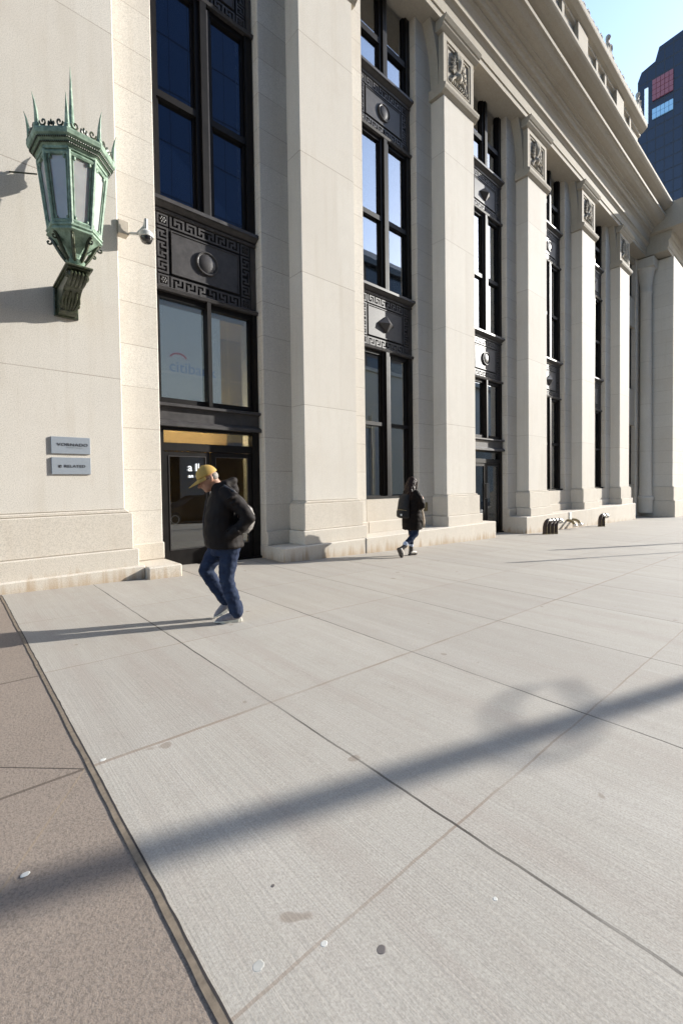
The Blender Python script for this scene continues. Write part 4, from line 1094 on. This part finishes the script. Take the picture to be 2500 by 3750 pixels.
m = MB(); m.box(-41, 25, YO-25, YO+.3, -1, 16.5); m.box(-41.3, 25.3, YO-25, YO+.7, 16.5, 17.2); m.box(-41.2, 25.2, YO-25, YO+.5, 7.6, 8.2); m.build('base', M_pale, t)
m = MB()
for i in range(10): m.box(-38+i*6, -34.5+i*6, YO+.3, YO+.36, .3, 4.6)
m.build('shopfront', M_frame, t)
t = thing('gabled_building', (38, YO-10, 0), 'dark brick building with a hipped slate roof across the street', 'building')
m = MB(); m.box(30, 47, YO-16, YO, 14, 25); m.build('wall', M_brick, t)
m = MB(); m.box(29.9, 47.1, YO-16, YO+.2, -1.5, 13.6); m.box(29.7, 47.3, YO-16, YO+.4, 13.6, 14); m.build('base', M_pale, t)
m = MB(); m.box(29.6, 47.4, YO-16.4, YO+.5, 25, 25.6)
v = [m.b.verts.new(p) for p in ((29.6, YO+.5, 25.6), (47.4, YO+.5, 25.6), (47.4, YO-16.4, 25.6), (29.6, YO-16.4, 25.6), (34.5, YO-6, 31), (42.5, YO-6, 31))]
for q in ((0, 1, 5, 4), (1, 2, 5), (2, 3, 4, 5), (3, 0, 4)): m.b.faces.new([v[i] for i in q])
m.build('roof', simple('slate', (.06, .065, .075), .6), t, recalc=False)
t = thing('low_building', (62, YO-10, 0), 'low pale building across the street', 'building')
m = MB(); m.box(50, 78, YO-14, YO-1, -2, 15); m.build('wall', M_pale, t); m = MB(); m.box(49.6, 78.4, YO-14.4, YO-.4, 15, 15.6); m.build('cornice', M_pale, t)

def parked_car(x, y):
    z = gz(x, y)-.16; t = thing('parked_car', (x, y, z), 'dark parked saloon car at the kerb across the pavement', 'car')
    M_car = simple('dark_car_paint', (.012, .012, .014), .18, var=.1, spec=.8); M_cg = simple('car_glass', (.01, .012, .014), .06, spec=.9)
    m = MB()
    def sec(u, zb, zt, hw): return [(x+u, y+s_*hw*k_, z+zz) for s_, k_, zz in ((-1, .94, zb), (-1, 1, zb+.18), (-1, 1, (zb+zt)/2), (-1, .90, zt-.03), (-1, .75, zt), (1, .75, zt), (1, .90, zt-.03), (1, 1, (zb+zt)/2), (1, 1, zb+.18), (1, .94, zb))]
    m.rings([sec(-2.3, .36, .62, .70), sec(-2.2, .25, .74, .82), sec(-1.5, .20, .88, .90), sec(-.7, .20, .95, .91), (sec(.9, .20, .97, .91)), sec(1.8, .20, .95, .90), sec(2.2, .27, .88, .84), sec(2.28, .40, .75, .74)])
    m.build('body', M_car, t, smooth=True)
    m = MB(); m.rings([[(x+u, y+s_*hw, z+zz) for s_, hw, zz in ((-1, .80, .93), (-1, w_, h_), (1, w_, h_), (1, .80, .93))] for u, w_, h_ in ((-1.0, .74, .95), (-.25, .60, 1.40), (.75, .60, 1.43), (1.6, .70, .98))]); m.build('cabin', M_cg, t, smooth=True)
    for u in (-1.42, 1.38):
        for s_ in (-1, 1):
            m = MB(); m.rings([[(x+u+r_*math.cos(q*.3142), y+s_*yy, z+.32+r_*math.sin(q*.3142)) for q in range(20)] for r_, yy in ((.31, .72), (.325, .74), (.325, .90), (.30, .93))]); wh = m.build('wheel', M_black, t, smooth=True)
            m = MB(); m.rings([[(x+u+r_*math.cos(q*.3142), y+s_*yy, z+.32+r_*math.sin(q*.3142)) for q in range(20)] for r_, yy in ((.20, .90), (.21, .935), (.05, .92))]); m.build('rim', M_steel, wh)
    for s_ in (-1, 1):
        m = MB(); m.ball((x-2.16, y+s_*.62, z+.66), (.10, .17, .06), 10); m.build('headlight', M_steel, t, smooth=True)
parked_car(9.4, -5.6)

# distant tower with a screen, above the far cornice
t = thing('far_tower', (170, 31, 0), 'distant dark tower with a bright coloured screen behind the far end of the cornice', 'building')
m = MB(); m.box(163, 185, 20, 42, -6, 124); m.prism([(20, 124), (42, 124), (41, 126.5), (37.5, 127.5), (36.5, 131), (20, 133)], 163, 185, 'x'); m.build('tower', facade_mat('dark_tower', (.02, .024, .035), (.012, .016, .03), 2.2, 3.6), t)
for nm, y0, y1, z0, z1, cc, e in (('red', 33, 38.9, 116, 122.5, (.10, .035, .05), .22), ('white', 39.2, 41.2, 110, 122.3, (.5, .6, .72), .24), ('blue', 33, 38.9, 110.5, 115, (.12, .24, .38), .22)):
    m = MB()
    n = int((y1-y0)/1.05)
    for i in range(n):
        for q in range(int((z1-z0)/1.55)): m.box(162.6, 162.98, y0+i*1.05, y0+i*1.05+.92, z0+q*1.55, z0+q*1.55+1.4)
    m.build('screen', emis('screen_'+nm, cc, e), t)

# street furniture out of frame to the right, whose shadows cross the pavement
def over(gx, gy, h): 
    k = (h)/SUN.z; return Vector((gx, gy, gz(gx, gy))) + SUN*k
t = thing('traffic_mast', (24, -5.4, gz(24, -5.4)), 'grey traffic mast with a long arm and a ring sign over the kerb', 'mast')
g0, g1 = over(-2.0, 2.45, 5.5), over(8.5, -.60, 5.5)
m = MB(); m.tube([g0, g0.lerp(g1, .5), g1], [.085, .095, .105], 12); m.build('arm', M_post, t, smooth=True)
m = MB(); m.tube([g1 - Vector((0, 0, 6.5)), g1 + Vector((0, 0, .8))], .14, 14); m.build('pole', M_post, t, smooth=True)
c_ = over(2.78, 1.20, 5.5); m = MB(); n_ = Vector((.3, -1, .2)).normalized(); e1 = Vector((1, .3, 0)).normalized(); e2 = n_.cross(e1).normalized(); e1 = e2.cross(n_)
m.tube([c_ + e1*.62*math.cos(R(a)) + e2*(.14+.04*math.sin(R(a*2)))*math.sin(R(a)) for a in range(25, 350, 13)], .022, 8); m.build('ring', M_post, t, smooth=True)
for (x, y, h, r_, lb) in ((16.2, 1.45, 3.5, .03, 'thin signpost near the kerb with a small plate on top'), (22.2, .55, 4.9, .055, 'taller signpost near the kerb with two plates')):
    t = thing('signpost', (x, y, gz(x, y)), lb, 'signpost', 'signposts along the kerb'); z = gz(x, y)
    m = MB(); m.tube([(x, y, z-.1), (x, y, z+h)], r_, 8); m.build('pole', M_post, t)
    m = MB(); m.box(x-.05, x+.05, y-.045, y-.035, z+h-.9, z+h-.1) if r_ < .04 else m.box(x-.1, x+.1, y-.07, y-.06, z+h-1.6, z+h-.2)
    m.build('plate', M_white, t)
